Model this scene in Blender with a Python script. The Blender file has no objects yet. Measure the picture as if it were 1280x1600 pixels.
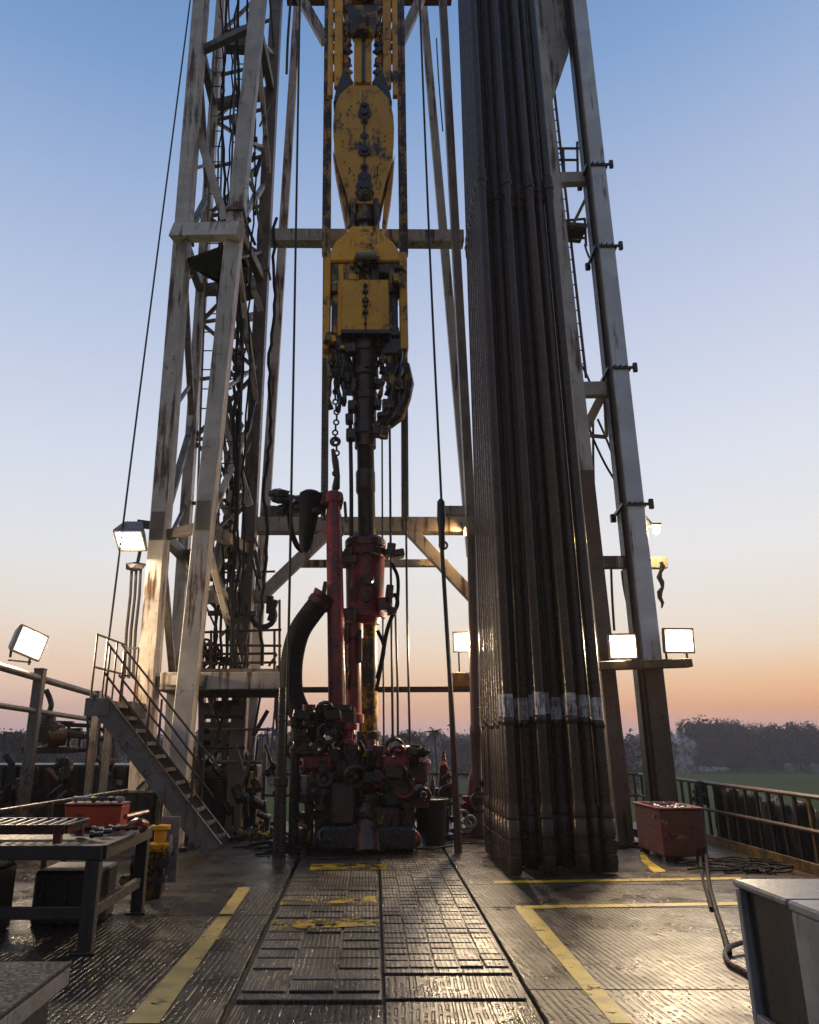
import bpy, bmesh, math, random
from mathutils import Vector, Matrix, Quaternion
R = math.radians
rnd = random.Random(7)
SC = bpy.context.scene
COL = SC.collection

# ------------------------------------------------------------------ camera
CAM_H, F_PX, PITCH, CX, CY = 1.5, 1140.0, R(17.25), 570.0, 800.0
cam_d = bpy.data.cameras.new("camera")
cam_d.sensor_fit = 'VERTICAL'
cam_d.sensor_height = 36.0
cam_d.lens = 36.0 * F_PX / 1600.0
cam_d.shift_x = (640.0 - CX) / 1600.0
cam_d.clip_start, cam_d.clip_end = 0.05, 6000.0
cam = bpy.data.objects.new("camera", cam_d)
cam.location = (0, 0, CAM_H)
cam.rotation_euler = (math.pi / 2 + PITCH, 0, 0)
COL.objects.link(cam)
SC.camera = cam

# ------------------------------------------------------------------ sky, sun, exposure
world = bpy.data.worlds.new("World")
SC.world = world
world.use_nodes = True
nt = world.node_tree
nt.nodes.clear()
def srgb(r, g, b):
    f = lambda c: c / 12.92 if c <= 0.04045 else ((c + 0.055) / 1.055) ** 2.4
    return (f(r / 255), f(g / 255), f(b / 255), 1.0)
tc = nt.nodes.new('ShaderNodeTexCoord')
sep = nt.nodes.new('ShaderNodeSeparateXYZ')
nt.links.new(tc.outputs['Generated'], sep.inputs[0])
asn = nt.nodes.new('ShaderNodeMath'); asn.operation = 'ARCSINE'
nt.links.new(sep.outputs['Z'], asn.inputs[0])
mr = nt.nodes.new('ShaderNodeMapRange')
mr.inputs['From Min'].default_value = 0.0
mr.inputs['From Max'].default_value = R(60)
nt.links.new(asn.outputs[0], mr.inputs['Value'])
def ramp(stops):
    n = nt.nodes.new('ShaderNodeValToRGB')
    cr = n.color_ramp
    while len(cr.elements) > 1:
        cr.elements.remove(cr.elements[-1])
    for i, (deg, c) in enumerate(stops):
        e = cr.elements[0] if i == 0 else cr.elements.new(deg / 60.0)
        e.position = deg / 60.0
        e.color = srgb(*c)
    nt.links.new(mr.outputs[0], n.inputs[0])
    return n
west = ramp([(0, (226, 188, 186)), (0.8, (246, 194, 180)), (2.0, (278, 202, 146)), (3.8, (266, 214, 164)), (6.2, (254, 232, 208)),
             (8.5, (247, 236, 224)), (13, (242, 240, 240)), (20, (226, 231, 243)), (30, (199, 209, 233)), (39, (172, 189, 223)), (47, (136, 168, 212)), (60, (84, 126, 184))])
south = ramp([(0, (218, 190, 194)), (0.8, (232, 196, 192)), (2.0, (250, 208, 190)), (3.8, (254, 218, 192)), (6.2, (250, 224, 200)),
              (8.5, (244, 232, 218)), (13, (236, 236, 238)), (20, (218, 225, 240)), (30, (189, 203, 231)), (39, (158, 181, 219)), (47, (122, 158, 206)), (60, (78, 120, 180))])
east = ramp([(0, (88, 80, 80)), (4, (112, 104, 104)), (12, (144, 138, 138)), (25, (156, 158, 172)), (45, (136, 152, 186)), (60, (92, 128, 180))])
def mixc(a, b, fac):
    n = nt.nodes.new('ShaderNodeMix'); n.data_type = 'RGBA'
    nt.links.new(fac, n.inputs[0]); nt.links.new(a, n.inputs[6]); nt.links.new(b, n.inputs[7])
    return n.outputs[2]
fx = nt.nodes.new('ShaderNodeMapRange'); fx.inputs['From Min'].default_value = -0.45; fx.inputs['From Max'].default_value = 0.5
nt.links.new(sep.outputs['X'], fx.inputs['Value'])
fy = nt.nodes.new('ShaderNodeMapRange'); fy.inputs['From Min'].default_value = 0.35; fy.inputs['From Max'].default_value = -0.35
nt.links.new(sep.outputs['Y'], fy.inputs['Value'])
front = mixc(south.outputs[0], west.outputs[0], fx.outputs[0])
allsky = mixc(front, east.outputs[0], fy.outputs[0])
bg = nt.nodes.new('ShaderNodeBackground'); bg.inputs['Strength'].default_value = 1.0
nt.links.new(allsky, bg.inputs[0])
wo = nt.nodes.new('ShaderNodeOutputWorld')
nt.links.new(bg.outputs[0], wo.inputs[0])

sun_d = bpy.data.lights.new("sun", 'SUN')
sun_d.energy = 0.5
sun_d.angle = R(4)
sun_d.color = (1.0, 0.62, 0.34)
sun = bpy.data.objects.new("sun", sun_d)
COL.objects.link(sun)
sun_dir = Vector((math.sin(R(38)) * math.cos(R(3.5)), math.cos(R(38)) * math.cos(R(3.5)), math.sin(R(3.5))))
sun.rotation_euler = sun_dir.to_track_quat('Z', 'Y').to_euler()
sun.location = (30, 60, 10)

SC.view_settings.view_transform = 'Standard'
SC.view_settings.look = 'None'
SC.view_settings.exposure = 0.0
SC.view_settings.gamma = 1.0
SC.cycles.use_denoising = True
SC.cycles.max_bounces = 6
SC.cycles.volume_bounces = 1
SC.cycles.sample_clamp_indirect = 4.0

LENS_POWER = 460.0
HAZE = 0.00026
HAZE = 0.0011

# ------------------------------------------------------------------ where a photo point stands in the place
FWD = Vector((0, math.cos(PITCH), math.sin(PITCH)))
UP = Vector((0, -math.sin(PITCH), math.cos(PITCH)))
EYE = Vector((0, 0, CAM_H))
def ray(px, py):
    return FWD + UP * ((CY - py) / F_PX) + Vector(((px - CX) / F_PX, 0, 0))
def W(px, py, Y):
    d = ray(px, py); return EYE + d * (Y / d.y)
def WX(px, py, X):
    d = ray(px, py); return EYE + d * (X / d.x)
def WZ(px, py, z=0.0):
    d = ray(px, py); return EYE + d * ((z - CAM_H) / d.z)
G = WZ

# ------------------------------------------------------------------ mesh building
class MB:
    def __init__(s):
        s.bm = bmesh.new()
    def box(s, c, size, rot=None, taper=1.0):
        c = Vector(c); hx, hy, hz = size[0] / 2, size[1] / 2, size[2] / 2
        vs = []
        for z in (-1, 1):
            k = taper if z > 0 else 1.0
            for x, y in ((-1, -1), (1, -1), (1, 1), (-1, 1)):
                v = Vector((x * hx * k, y * hy * k, z * hz))
                if rot is not None: v = rot @ v
                vs.append(s.bm.verts.new(c + v))
        for f in ((3, 2, 1, 0), (4, 5, 6, 7), (0, 1, 5, 4), (1, 2, 6, 5), (2, 3, 7, 6), (3, 0, 4, 7)):
            s.bm.faces.new([vs[i] for i in f])
        return s
    def frame(s, a, b, up=None):
        d = (Vector(b) - Vector(a)).normalized()
        u = Vector(up) if up is not None else (Vector((0, 1, 0)) if abs(d.y) < 0.9 else Vector((0, 0, 1)))
        x = u.cross(d).normalized()
        y = d.cross(x).normalized()
        return x, y, d
    def beam(s, a, b, w, h, up=None):
        """square bar; w across, h along 'up' (default: world Y)"""
        a, b = Vector(a), Vector(b)
        x, y, d = s.frame(a, b, up)
        vs = []
        for p in (a, b):
            for i, j in ((-1, -1), (1, -1), (1, 1), (-1, 1)):
                vs.append(s.bm.verts.new(p + x * (i * w / 2) + y * (j * h / 2)))
        for f in ((3, 2, 1, 0), (4, 5, 6, 7), (0, 1, 5, 4), (1, 2, 6, 5), (2, 3, 7, 6), (3, 0, 4, 7)):
            s.bm.faces.new([vs[i] for i in f])
        return s
    def ibeam(s, a, b, w, h, t=0.03, up=None):
        a, b = Vector(a), Vector(b)
        x, y, d = s.frame(a, b, up)
        s.beam(a + y * (h / 2 - t / 2), b + y * (h / 2 - t / 2), w, t, y)
        s.beam(a - y * (h / 2 - t / 2), b - y * (h / 2 - t / 2), w, t, y)
        s.beam(a, b, t, h - 2 * t - 0.002, y)
        return s
    def tube(s, pts, r, n=8, caps=True):
        pts = [Vector(p) for p in pts]
        rs = r if isinstance(r, (list, tuple)) else [r] * len(pts)
        rings = []
        prev = None
        for i, p in enumerate(pts):
            d = (pts[min(i + 1, len(pts) - 1)] - pts[max(i - 1, 0)]).normalized()
            if prev is None:
                u = Vector((0, 1, 0)) if abs(d.y) < 0.9 else Vector((1, 0, 0))
                x = u.cross(d).normalized()
            else:
                x = (prev - d * prev.dot(d)).normalized()
            prev = x
            y = d.cross(x)
            rings.append([s.bm.verts.new(p + (x * math.cos(2 * math.pi * k / n) + y * math.sin(2 * math.pi * k / n)) * rs[i]) for k in range(n)])
        for a, b in zip(rings, rings[1:]):
            for k in range(n):
                s.bm.faces.new((a[k], a[(k + 1) % n], b[(k + 1) % n], b[k]))
        if caps:
            s.bm.faces.new(rings[0][::-1]); s.bm.faces.new(rings[-1])
        return s
    def cyl(s, a, b, r, r2=None, n=14):
        return s.tube([a, b], [r, r if r2 is None else r2], n)
    def lathe(s, a, b, prof, n=18):
        """profile of (fraction along a->b, radius)"""
        a, b = Vector(a), Vector(b)
        pts, rs = [], []
        x, y, d = s.frame(a, b)
        rings = []
        for t, r in prof:
            p = a.lerp(b, t)
            rings.append([s.bm.verts.new(p + (x * math.cos(2 * math.pi * k / n) + y * math.sin(2 * math.pi * k / n)) * r) for k in range(n)])
        for q, w in zip(rings, rings[1:]):
            for k in range(n):
                s.bm.faces.new((q[k], q[(k + 1) % n], w[(k + 1) % n], w[k]))
        s.bm.faces.new(rings[0][::-1]); s.bm.faces.new(rings[-1])
        return s
    def prism(s, outline, dv):
        """closed outline of 3-D points pushed along dv"""
        dv = Vector(dv)
        a = [s.bm.verts.new(Vector(p)) for p in outline]
        b = [s.bm.verts.new(Vector(p) + dv) for p in outline]
        n = len(a)
        s.bm.faces.new(a); s.bm.faces.new(b[::-1])
        for i in range(n):
            s.bm.faces.new((a[i], b[i], b[(i + 1) % n], a[(i + 1) % n]))
        return s
    def face(s, pts):
        s.bm.faces.new([s.bm.verts.new(Vector(p)) for p in pts]); return s
    def torus(s, c, axis, Rr, r, n=20, m=6, arc=1.0):
        c = Vector(c); axis = Vector(axis).normalized()
        u = axis.orthogonal().normalized(); v = axis.cross(u)
        k = int(n * arc) + 1
        pts = [c + (u * math.cos(2 * math.pi * i / n) + v * math.sin(2 * math.pi * i / n)) * Rr for i in range(k)]
        return s.tube(pts, r, m)
    def blob(s, c, rad, seed=0, n=2, amp=0.3, sc=(1, 1, 1)):
        q = random.Random(seed)
        g = bmesh.ops.create_icosphere(s.bm, subdivisions=n, radius=1.0)
        for v in g['verts']:
            k = rad * (1 + amp * (q.random() - 0.5))
            v.co = Vector((v.co.x * k * sc[0], v.co.y * k * sc[1], v.co.z * k * sc[2])) + Vector(c)
        return s

def obj(name, mb, mat, parent=None, bevel=0.0, smooth=False, label=None, kind=None):
    me = bpy.data.meshes.new(name)
    base = Vector((0, 0, 0))
    p = parent
    while p is not None:
        base = base + Vector(p.location); p = p.parent
    bmesh.ops.recalc_face_normals(mb.bm, faces=mb.bm.faces[:])
    if base.length > 0:
        bmesh.ops.translate(mb.bm, vec=-base, verts=mb.bm.verts[:])
    if smooth:
        for f in mb.bm.faces: f.smooth = True
    mb.bm.to_mesh(me); mb.bm.free()
    me.materials.append(mat)
    o = bpy.data.objects.new(name, me)
    COL.objects.link(o)
    if parent is not None: o.parent = parent
    if bevel > 0:
        m = o.modifiers.new("bevel", 'BEVEL'); m.width = bevel; m.segments = 1; m.limit_method = 'ANGLE'; m.angle_limit = R(40)
    if smooth:
        m = o.modifiers.new("split", 'EDGE_SPLIT'); m.split_angle = R(38)
    if label: o['label'] = label
    if kind: o['kind'] = kind
    return o
def thing(name, label, cat, loc=(0, 0, 0), group=None):
    o = bpy.data.objects.new(name, None)
    o.empty_display_size = 0.1
    COL.objects.link(o)
    o.location = loc
    o['label'] = label; o['category'] = cat
    if group: o['group'] = group
    return o
def tag(o, label, cat, group=None):
    o['label'] = label; o['category'] = cat
    if group: o['group'] = group
    return o
def copy_tree(o, parent=None):
    c = o.copy(); COL.objects.link(c); c.parent = parent
    for ch in [x for x in o.children]: copy_tree(ch, c)
    return c

# ------------------------------------------------------------------ materials
def new_mat(name):
    m = bpy.data.materials.new(name); m.use_nodes = True
    n = m.node_tree; b = n.nodes['Principled BSDF']
    return m, n, b
def _noise(n, co, scale, detail=5, rough=0.6):
    t = n.nodes.new('ShaderNodeTexNoise'); t.inputs['Scale'].default_value = scale
    t.inputs['Detail'].default_value = detail; t.inputs['Roughness'].default_value = rough
    n.links.new(co, t.inputs['Vector']); return t.outputs[0]
def _map(n, co, sc, rot=(0, 0, 0)):
    m = n.nodes.new('ShaderNodeMapping'); m.inputs['Scale'].default_value = sc; m.inputs['Rotation'].default_value = rot
    n.links.new(co, m.inputs['Vector']); return m.outputs[0]
def _rng(n, v, a, b, lo=0.0, hi=1.0):
    m = n.nodes.new('ShaderNodeMapRange'); m.interpolation_type = 'SMOOTHSTEP'
    m.inputs['From Min'].default_value = a; m.inputs['From Max'].default_value = b
    m.inputs['To Min'].default_value = lo; m.inputs['To Max'].default_value = hi
    n.links.new(v, m.inputs['Value']); return m.outputs[0]
def _mix(n, fac, a, b):
    m = n.nodes.new('ShaderNodeMix'); m.data_type = 'RGBA'
    if isinstance(fac, float): m.inputs[0].default_value = fac
    else: n.links.new(fac, m.inputs[0])
    for s_, k in ((a, 6), (b, 7)):
        if isinstance(s_, tuple): m.inputs[k].default_value = (s_ + (1,))[:4]
        else: n.links.new(s_, m.inputs[k])
    return m.outputs[2]
def _math(n, op, a, b):
    m = n.nodes.new('ShaderNodeMath'); m.operation = op
    for s_, k in ((a, 0), (b, 1)):
        if isinstance(s_, (int, float)): m.inputs[k].default_value = s_
        else: n.links.new(s_, m.inputs[k])
    return m.outputs[0]
def _bump(n, b, h, dist, strength=1.0, prev=None):
    u = n.nodes.new('ShaderNodeBump'); u.inputs['Distance'].default_value = dist; u.inputs['Strength'].default_value = strength
    n.links.new(h, u.inputs['Height'])
    if prev is not None: n.links.new(prev, u.inputs['Normal'])
    n.links.new(u.outputs[0], b.inputs['Normal']); return u.outputs[0]

def worn(name, base, alt, rust=(0.11, 0.05, 0.025), rust_amt=0.4, grime=(0.02, 0.017, 0.015), grime_amt=0.4, rough=0.5, metal=0.0, scale=1.0, bump=0.002, drip=0.0, spec=0.5):
    """painted or bare steel with streaks of rust running down it, and grease"""
    m, n, b = new_mat(name)
    geo = n.nodes.new('ShaderNodeNewGeometry'); co = geo.outputs['Position']
    oi = n.nodes.new('ShaderNodeObjectInfo')
    c = _mix(n, _rng(n, _noise(n, co, 2.2 * scale), 0.35, 0.65), base, alt)
    streak = _noise(n, _map(n, co, (9 * scale, 9 * scale, 0.7 * scale)), 1.0, 6, 0.65)
    patch = _noise(n, co, 0.9 * scale, 4)
    rf = _rng(n, _math(n, 'ADD', streak, _math(n, 'MULTIPLY', patch, 0.6)), 1.02 - 0.34 * rust_amt, 1.12 - 0.25 * rust_amt)
    c = _mix(n, rf, c, rust)
    spots = _noise(n, co, 14 * scale, 6, 0.7)
    if drip: spots = _mix(n, drip, spots, _noise(n, _map(n, co, (7 * scale, 7 * scale, 1.1 * scale)), 1.0, 6, 0.7))
    gf = _rng(n, _math(n, 'ADD', spots, _math(n, 'MULTIPLY', _noise(n, co, 1.6 * scale, 3), 0.8)), 1.15 - 0.4 * grime_amt, 1.3 - 0.4 * grime_amt)
    c = _mix(n, gf, c, grime)
    hv = n.nodes.new('ShaderNodeHueSaturation')
    n.links.new(c, hv.inputs['Color'])
    n.links.new(_rng(n, oi.outputs['Random'], 0, 1, 0.82, 1.12), hv.inputs['Value'])
    n.links.new(hv.outputs[0], b.inputs['Base Color'])
    rr = _rng(n, spots, 0.3, 0.7, max(0.05, rough - 0.15), min(1, rough + 0.2))
    n.links.new(rr, b.inputs['Roughness'])
    b.inputs['Metallic'].default_value = metal
    b.inputs['Specular IOR Level'].default_value = spec
    _bump(n, b, spots, bump, 0.6)
    return m
MAT = {}
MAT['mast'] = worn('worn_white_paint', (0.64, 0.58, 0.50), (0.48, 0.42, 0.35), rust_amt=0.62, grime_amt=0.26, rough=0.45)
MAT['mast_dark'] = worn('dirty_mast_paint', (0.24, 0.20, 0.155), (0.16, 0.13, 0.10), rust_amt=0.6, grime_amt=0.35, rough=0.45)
MAT['mast_blue'] = worn('sky_tinted_white_paint', (0.66, 0.69, 0.73), (0.52, 0.55, 0.59), rust_amt=0.4, grime_amt=0.08, rough=0.4)  # white mast paint with the bluish sky light put into its colour
MAT['yellow'] = worn('greasy_yellow_paint', (0.97, 0.48, 0.004), (0.86, 0.39, 0.004), rust=(0.10, 0.045, 0.01), rust_amt=0.35, grime=(0.012, 0.010, 0.008), grime_amt=0.6, rough=0.38, scale=1.0, drip=.6)
MAT['yellow_dirty'] = worn('oil_soaked_yellow_paint', (0.55, 0.32, 0.012), (0.30, 0.17, 0.01), rust=(0.04, 0.02, 0.01), rust_amt=0.6, grime=(0.008, 0.007, 0.006), grime_amt=0.9, rough=0.35, scale=1.6, drip=.5)
MAT['red'] = worn('greasy_red_paint', (0.24, 0.018, 0.020), (0.14, 0.012, 0.013), rust=(0.04, 0.014, 0.012), rust_amt=0.55, grime=(0.012, 0.008, 0.008), grime_amt=0.6, rough=0.36, scale=2.0)
MAT['red_dark'] = worn('oil_soaked_red_paint', (0.12, 0.012, 0.011), (0.05, 0.008, 0.008), rust=(0.03, 0.012, 0.01), rust_amt=0.7, grime=(0.006, 0.005, 0.005), grime_amt=0.8, rough=0.25, scale=2.5)
MAT['red_bright'] = worn('orange_red_paint', (0.50, 0.06, 0.015), (0.38, 0.04, 0.012), rust_amt=0.4, grime_amt=0.35, rough=0.45, scale=2.5)
MAT['grease'] = worn('black_greasy_steel', (0.022, 0.018, 0.015), (0.010, 0.009, 0.008), rust=(0.035, 0.018, 0.010), rust_amt=0.4, grime_amt=0.3, rough=0.22, scale=3.0, bump=0.004)
MAT['steel'] = worn('dull_dark_steel', (0.075, 0.062, 0.052), (0.05, 0.042, 0.036), rust=(0.07, 0.035, 0.018), rust_amt=0.5, grime_amt=0.4, rough=0.4, metal=0.3, scale=2.0)
MAT['pipe'] = worn('drill_pipe_steel', (0.060, 0.037, 0.024), (0.040, 0.025, 0.017), rust=(0.04, 0.019, 0.010), rust_amt=0.5, grime=(0.010, 0.008, 0.007), grime_amt=0.35, rough=0.33, metal=0.15, scale=1.6, bump=0.0004)
MAT['joint'] = worn('tool_joint_steel', (0.060, 0.040, 0.028), (0.038, 0.026, 0.019), rust_amt=0.5, grime_amt=0.4, rough=0.32, metal=0.4, scale=3.0)
MAT['band'] = worn('worn_white_band', (0.55, 0.55, 0.55), (0.36, 0.35, 0.34), rust=(0.06, 0.045, 0.035), rust_amt=0.75, grime=(0.03, 0.025, 0.02), grime_amt=0.5, rough=0.4, metal=0.1, scale=6.0)
MAT['rubber'] = worn('black_rubber', (0.014, 0.014, 0.015), (0.009, 0.009, 0.009), rust=(0.03, 0.025, 0.02), rust_amt=0.2, grime_amt=0.2, rough=0.68, scale=3.0, bump=0.003, spec=0.15)
MAT['cable'] = worn('wire_rope', (0.022, 0.021, 0.022), (0.014, 0.013, 0.013), rust_amt=0.2, grime_amt=0.2, rough=0.5, metal=0.2)
MAT['rail'] = worn('rusty_rail_paint', (0.07, 0.036, 0.022), (0.05, 0.022, 0.014), rust=(0.08, 0.03, 0.018), rust_amt=0.6, grime_amt=0.4, rough=0.4, scale=3.0)
MAT['rail_yellow'] = worn('worn_yellow_rail', (0.19, 0.11, 0.015), (0.08, 0.045, 0.015), rust=(0.05, 0.025, 0.012), rust_amt=0.7, grime_amt=0.65, rough=0.45, scale=3.0)
MAT['stair'] = worn('grey_stair_paint', (0.165, 0.155, 0.14), (0.11, 0.10, 0.088), rust_amt=0.5, grime_amt=0.45, rough=0.45, scale=2.0)
MAT['bench'] = worn('dark_bench_steel', (0.034, 0.031, 0.028), (0.022, 0.020, 0.018), rust=(0.032, 0.018, 0.011), rust_amt=0.45, grime_amt=0.4, rough=0.55, metal=0.0, spec=0.35, scale=2.0)
MAT['bin'] = worn('scuffed_grey_paint', (0.23, 0.232, 0.238), (0.16, 0.162, 0.167), rust=(0.10, 0.085, 0.08), rust_amt=0.3, grime_amt=0.25, rough=0.42, scale=2.5)
MAT['tarp'] = worn('dark_blue_tarpaulin', (0.008, 0.012, 0.026), (0.005, 0.007, 0.012), rust=(0.02, 0.02, 0.025), rust_amt=0.2, grime_amt=0.3, rough=0.4, scale=2.0, bump=0.01)
MAT['black'] = worn('sooty_black_paint', (0.013, 0.012, 0.012), (0.008, 0.008, 0.008), rust=(0.03, 0.015, 0.01), rust_amt=0.3, grime_amt=0.3, rough=0.4, scale=2.0)
MAT['housing'] = worn('lamp_housing_grey', (0.24, 0.22, 0.20), (0.17, 0.15, 0.14), rust_amt=0.3, grime_amt=0.3, rough=0.45, scale=4.0)

MAT['leg_base'] = worn('dark_brown_column_foot', (0.115, 0.088, 0.066), (0.075, 0.056, 0.042), rust_amt=0.6, grime_amt=0.3, rough=0.35)  # darker brown for the lower part of the two right columns
MAT['box_top'] = worn('scuffed_dark_sheet', (0.030, 0.030, 0.032), (0.02, 0.02, 0.022), rust=(0.05, 0.046, 0.046), rust_amt=0.4, grime_amt=0.3, rough=0.75, scale=3.0, spec=0.2)
MAT['mud'] = worn('caked_brown_mud', (0.055, 0.032, 0.020), (0.028, 0.017, 0.011), rust=(0.07, 0.03, 0.015), rust_amt=0.4, grime_amt=0.5, rough=0.4, scale=3.0, bump=0.01)
# red bin with scraped white and yellow patches
m, n, b = new_mat('scraped_red_bin_paint')
geo = n.nodes.new('ShaderNodeNewGeometry'); co = geo.outputs['Position']
c = _mix(n, _rng(n, _noise(n, co, 3), 0.35, 0.65), (0.21, 0.030, 0.026), (0.13, 0.026, 0.02))
c = _mix(n, _rng(n, _noise(n, _map(n, co, (1, 1, .5)), 3.1, 6), 0.44, 0.60), c, (0.10, 0.042, 0.016))
c = _mix(n, _rng(n, _noise(n, co, 4.3, 6, 0.65), 0.64, 0.70), c, (0.45, 0.42, 0.38))
c = _mix(n, _rng(n, _noise(n, _map(n, co, (1.3, 1.3, 2)), 2.7, 6), 0.62, 0.68), c, (0.28, 0.14, 0.02))
c = _mix(n, _rng(n, _noise(n, co, 9, 6), 0.58, 0.7), c, (0.03, 0.02, 0.016))
n.links.new(c, b.inputs['Base Color']); b.inputs['Roughness'].default_value = 0.45
MAT['redbin'] = m

# floodlight glass
def glow(name, colour, power):
    m, n, b = new_mat(name)
    b.inputs['Base Color'].default_value = (0.8, 0.8, 0.8, 1)
    b.inputs['Emission Color'].default_value = colour + (1,)
    b.inputs['Emission Strength'].default_value = power
    return m
MAT['lens'] = glow('lit_floodlight_glass', (1.0, 0.76, 0.48), LENS_POWER)
MAT['reflector'] = glow('glowing_lamp_reflector', (1.0, 0.80, 0.50), 1.15)
MAT['lens_strong'] = glow('brightest_floodlight_glass', (1.0, 0.75, 0.47), LENS_POWER * 2.3)
MAT['lens_soft'] = glow('dimmer_floodlight_glass', (1.0, 0.82, 0.58), LENS_POWER * .3)
MAT['bulb'] = glow('lit_small_lamp_glass', (1.0, 0.62, 0.24), LENS_POWER * 0.8)

# the wet chequered deck
def deck_material(name, ang, pitch=24.0, dash=9.0, base=(0.027, 0.019, 0.013), ra=.20, rb=.46, spec=.4):
    m, n, b = new_mat(name)
    geo = n.nodes.new('ShaderNodeNewGeometry'); co = geo.outputs['Position']
    oi = n.nodes.new('ShaderNodeObjectInfo')
    big = _noise(n, co, 0.8, 5, 0.6)
    c = _mix(n, _rng(n, big, 0.35, 0.65), base, tuple(v * 1.9 for v in base))
    c = _mix(n, _rng(n, _noise(n, co, 5.5, 6, 0.7), 0.5, 0.68), c, (0.018, 0.014, 0.011))
    c = _mix(n, _rng(n, _noise(n, co, 2.3, 6, 0.7), 0.60, 0.72), c, (0.10, 0.062, 0.034))
    n.links.new(c, b.inputs['Base Color'])
    wob = n.nodes.new('ShaderNodeMix'); wob.data_type = 'VECTOR'; wob.inputs[0].default_value = 0.03
    nz = n.nodes.new('ShaderNodeTexNoise'); nz.inputs['Scale'].default_value = 2.5
    n.links.new(co, nz.inputs['Vector']); n.links.new(co, wob.inputs[4]); n.links.new(nz.outputs[1], wob.inputs[5])
    sp = n.nodes.new('ShaderNodeSeparateXYZ')
    n.links.new(_map(n, wob.outputs[1], (1, 1, 1), (0, 0, ang)), sp.inputs[0])
    u = _math(n, 'MULTIPLY', sp.outputs['X'], pitch)
    cell = _math(n, 'FLOOR', u, 0.0)
    tri = _math(n, 'ABSOLUTE', _math(n, 'SUBTRACT', _math(n, 'FRACT', u, 0.0), 0.5), 0.0)
    cb = n.nodes.new('ShaderNodeCombineXYZ')
    n.links.new(_math(n, 'MULTIPLY', cell, 7.31), cb.inputs[0]); n.links.new(_math(n, 'MULTIPLY', sp.outputs['Y'], dash), cb.inputs[1])
    brk = _noise(n, cb.outputs[0], 1.0, 2, 0.5)
    line = _math(n, 'MULTIPLY', _rng(n, tri, 0.12, 0.30, 1.0, 0.0), _rng(n, brk, 0.38, 0.50))
    h1 = _math(n, 'SUBTRACT', 1.0, line)
    h2 = _noise(n, co, 55, 4, 0.6)
    wear = _rng(n, _noise(n, co, 1.4, 4), 0.25, 0.5, .55, 1.0)
    pit = _math(n, 'MULTIPLY', _math(n, 'SUBTRACT', 1.0, h1), _math(n, 'MULTIPLY', wear, .75))
    n.links.new(_mix(n, pit, c, (0.012, 0.010, 0.008)), b.inputs['Base Color'])
    hh = _math(n, 'ADD', _math(n, 'MULTIPLY', h1, wear), _math(n, 'MULTIPLY', h2, 0.25))
    _bump(n, b, hh, 0.010, 1.0)
    wet = _noise(n, co, 1.7, 6, 0.6)
    n.links.new(_rng(n, wet, 0.36, 0.66, ra, rb), b.inputs['Roughness'])
    b.inputs['Specular IOR Level'].default_value = spec
    return m
MAT['deck'] = deck_material('wet_studded_deck', R(2))
MAT['deck_right'] = deck_material('wet_diagonal_studded_deck', R(-5), 22.0, 11.0, (0.042, 0.030, 0.022), .26, .50)
MAT['mat'] = deck_material('wet_ribbed_mat_steel', R(0), 30.0, 6.0, (0.036, 0.027, 0.019), .30, .48, .75)

def paint_material(name, col, cut):
    m, n, b = new_mat(name)
    geo = n.nodes.new('ShaderNodeNewGeometry'); co = geo.outputs['Position']
    c = _mix(n, _rng(n, _noise(n, co, 4, 6), 0.4, 0.7), col, tuple(v * 0.55 for v in col))
    n.links.new(c, b.inputs['Base Color']); b.inputs['Roughness'].default_value = 0.45
    n.links.new(_rng(n, _math(n, 'ADD', _math(n, 'MULTIPLY', _noise(n, co, 16, 6, 0.75), 0.55), _math(n, 'MULTIPLY', _noise(n, co, 3.5, 4), 0.45)), cut, cut + 0.05, 1.0, 0.0), b.inputs['Alpha'])
    _bump(n, b, _noise(n, co, 60, 3), 0.004, 0.8)
    return m
MAT['paint'] = paint_material('worn_yellow_floor_paint', (0.55, 0.37, 0.012), 0.555)
MAT['paint_pale'] = paint_material('dusty_yellow_floor_paint', (0.44, 0.30, 0.075), 0.575)
MAT['paint_broken'] = paint_material('broken_yellow_floor_paint', (0.44, 0.28, 0.012), 0.475)

# ground and foliage
m, n, b = new_mat('dusk_field_grass')
geo = n.nodes.new('ShaderNodeNewGeometry'); co = geo.outputs['Position']
c = _mix(n, _rng(n, _noise(n, co, 0.03, 5), 0.4, 0.6), (0.10, 0.13, 0.024), (0.14, 0.14, 0.04))
c = _mix(n, _rng(n, _noise(n, co, 0.4, 5), 0.5, 0.7), c, (0.10, 0.13, 0.03))
n.links.new(c, b.inputs['Base Color']); b.inputs['Roughness'].default_value = 0.9
b.inputs['Specular IOR Level'].default_value = 0.0
MAT['field'] = m
def leaf_material(name, a, c2):
    m, n, b = new_mat(name)
    geo = n.nodes.new('ShaderNodeNewGeometry')
    c = _mix(n, _rng(n, _noise(n, geo.outputs['Position'], 0.22, 5, .7), 0.42, 0.60), a, c2)
    n.links.new(c, b.inputs['Base Color']); b.inputs['Roughness'].default_value = 0.9; b.inputs['Specular IOR Level'].default_value = 0.05
    return m
MAT['leaf'] = leaf_material('dusk_leaves', (0.080, 0.064, 0.044), (0.020, 0.018, 0.014))
MAT['bark'] = leaf_material('dusk_bark', (0.05, 0.04, 0.03), (0.03, 0.025, 0.02))
#BODY
# ------------------------------------------------------------------ ground far below, and the rig floor
GZ = -8.0
mb = MB()
N = 24
def gh(x, y):
    return GZ
mb.face([(-3000, -800, GZ), (3000, -800, GZ), (3000, 4500, GZ), (-3000, 4500, GZ)])
obj('ground', mb, MAT['field'], kind='structure')

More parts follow.
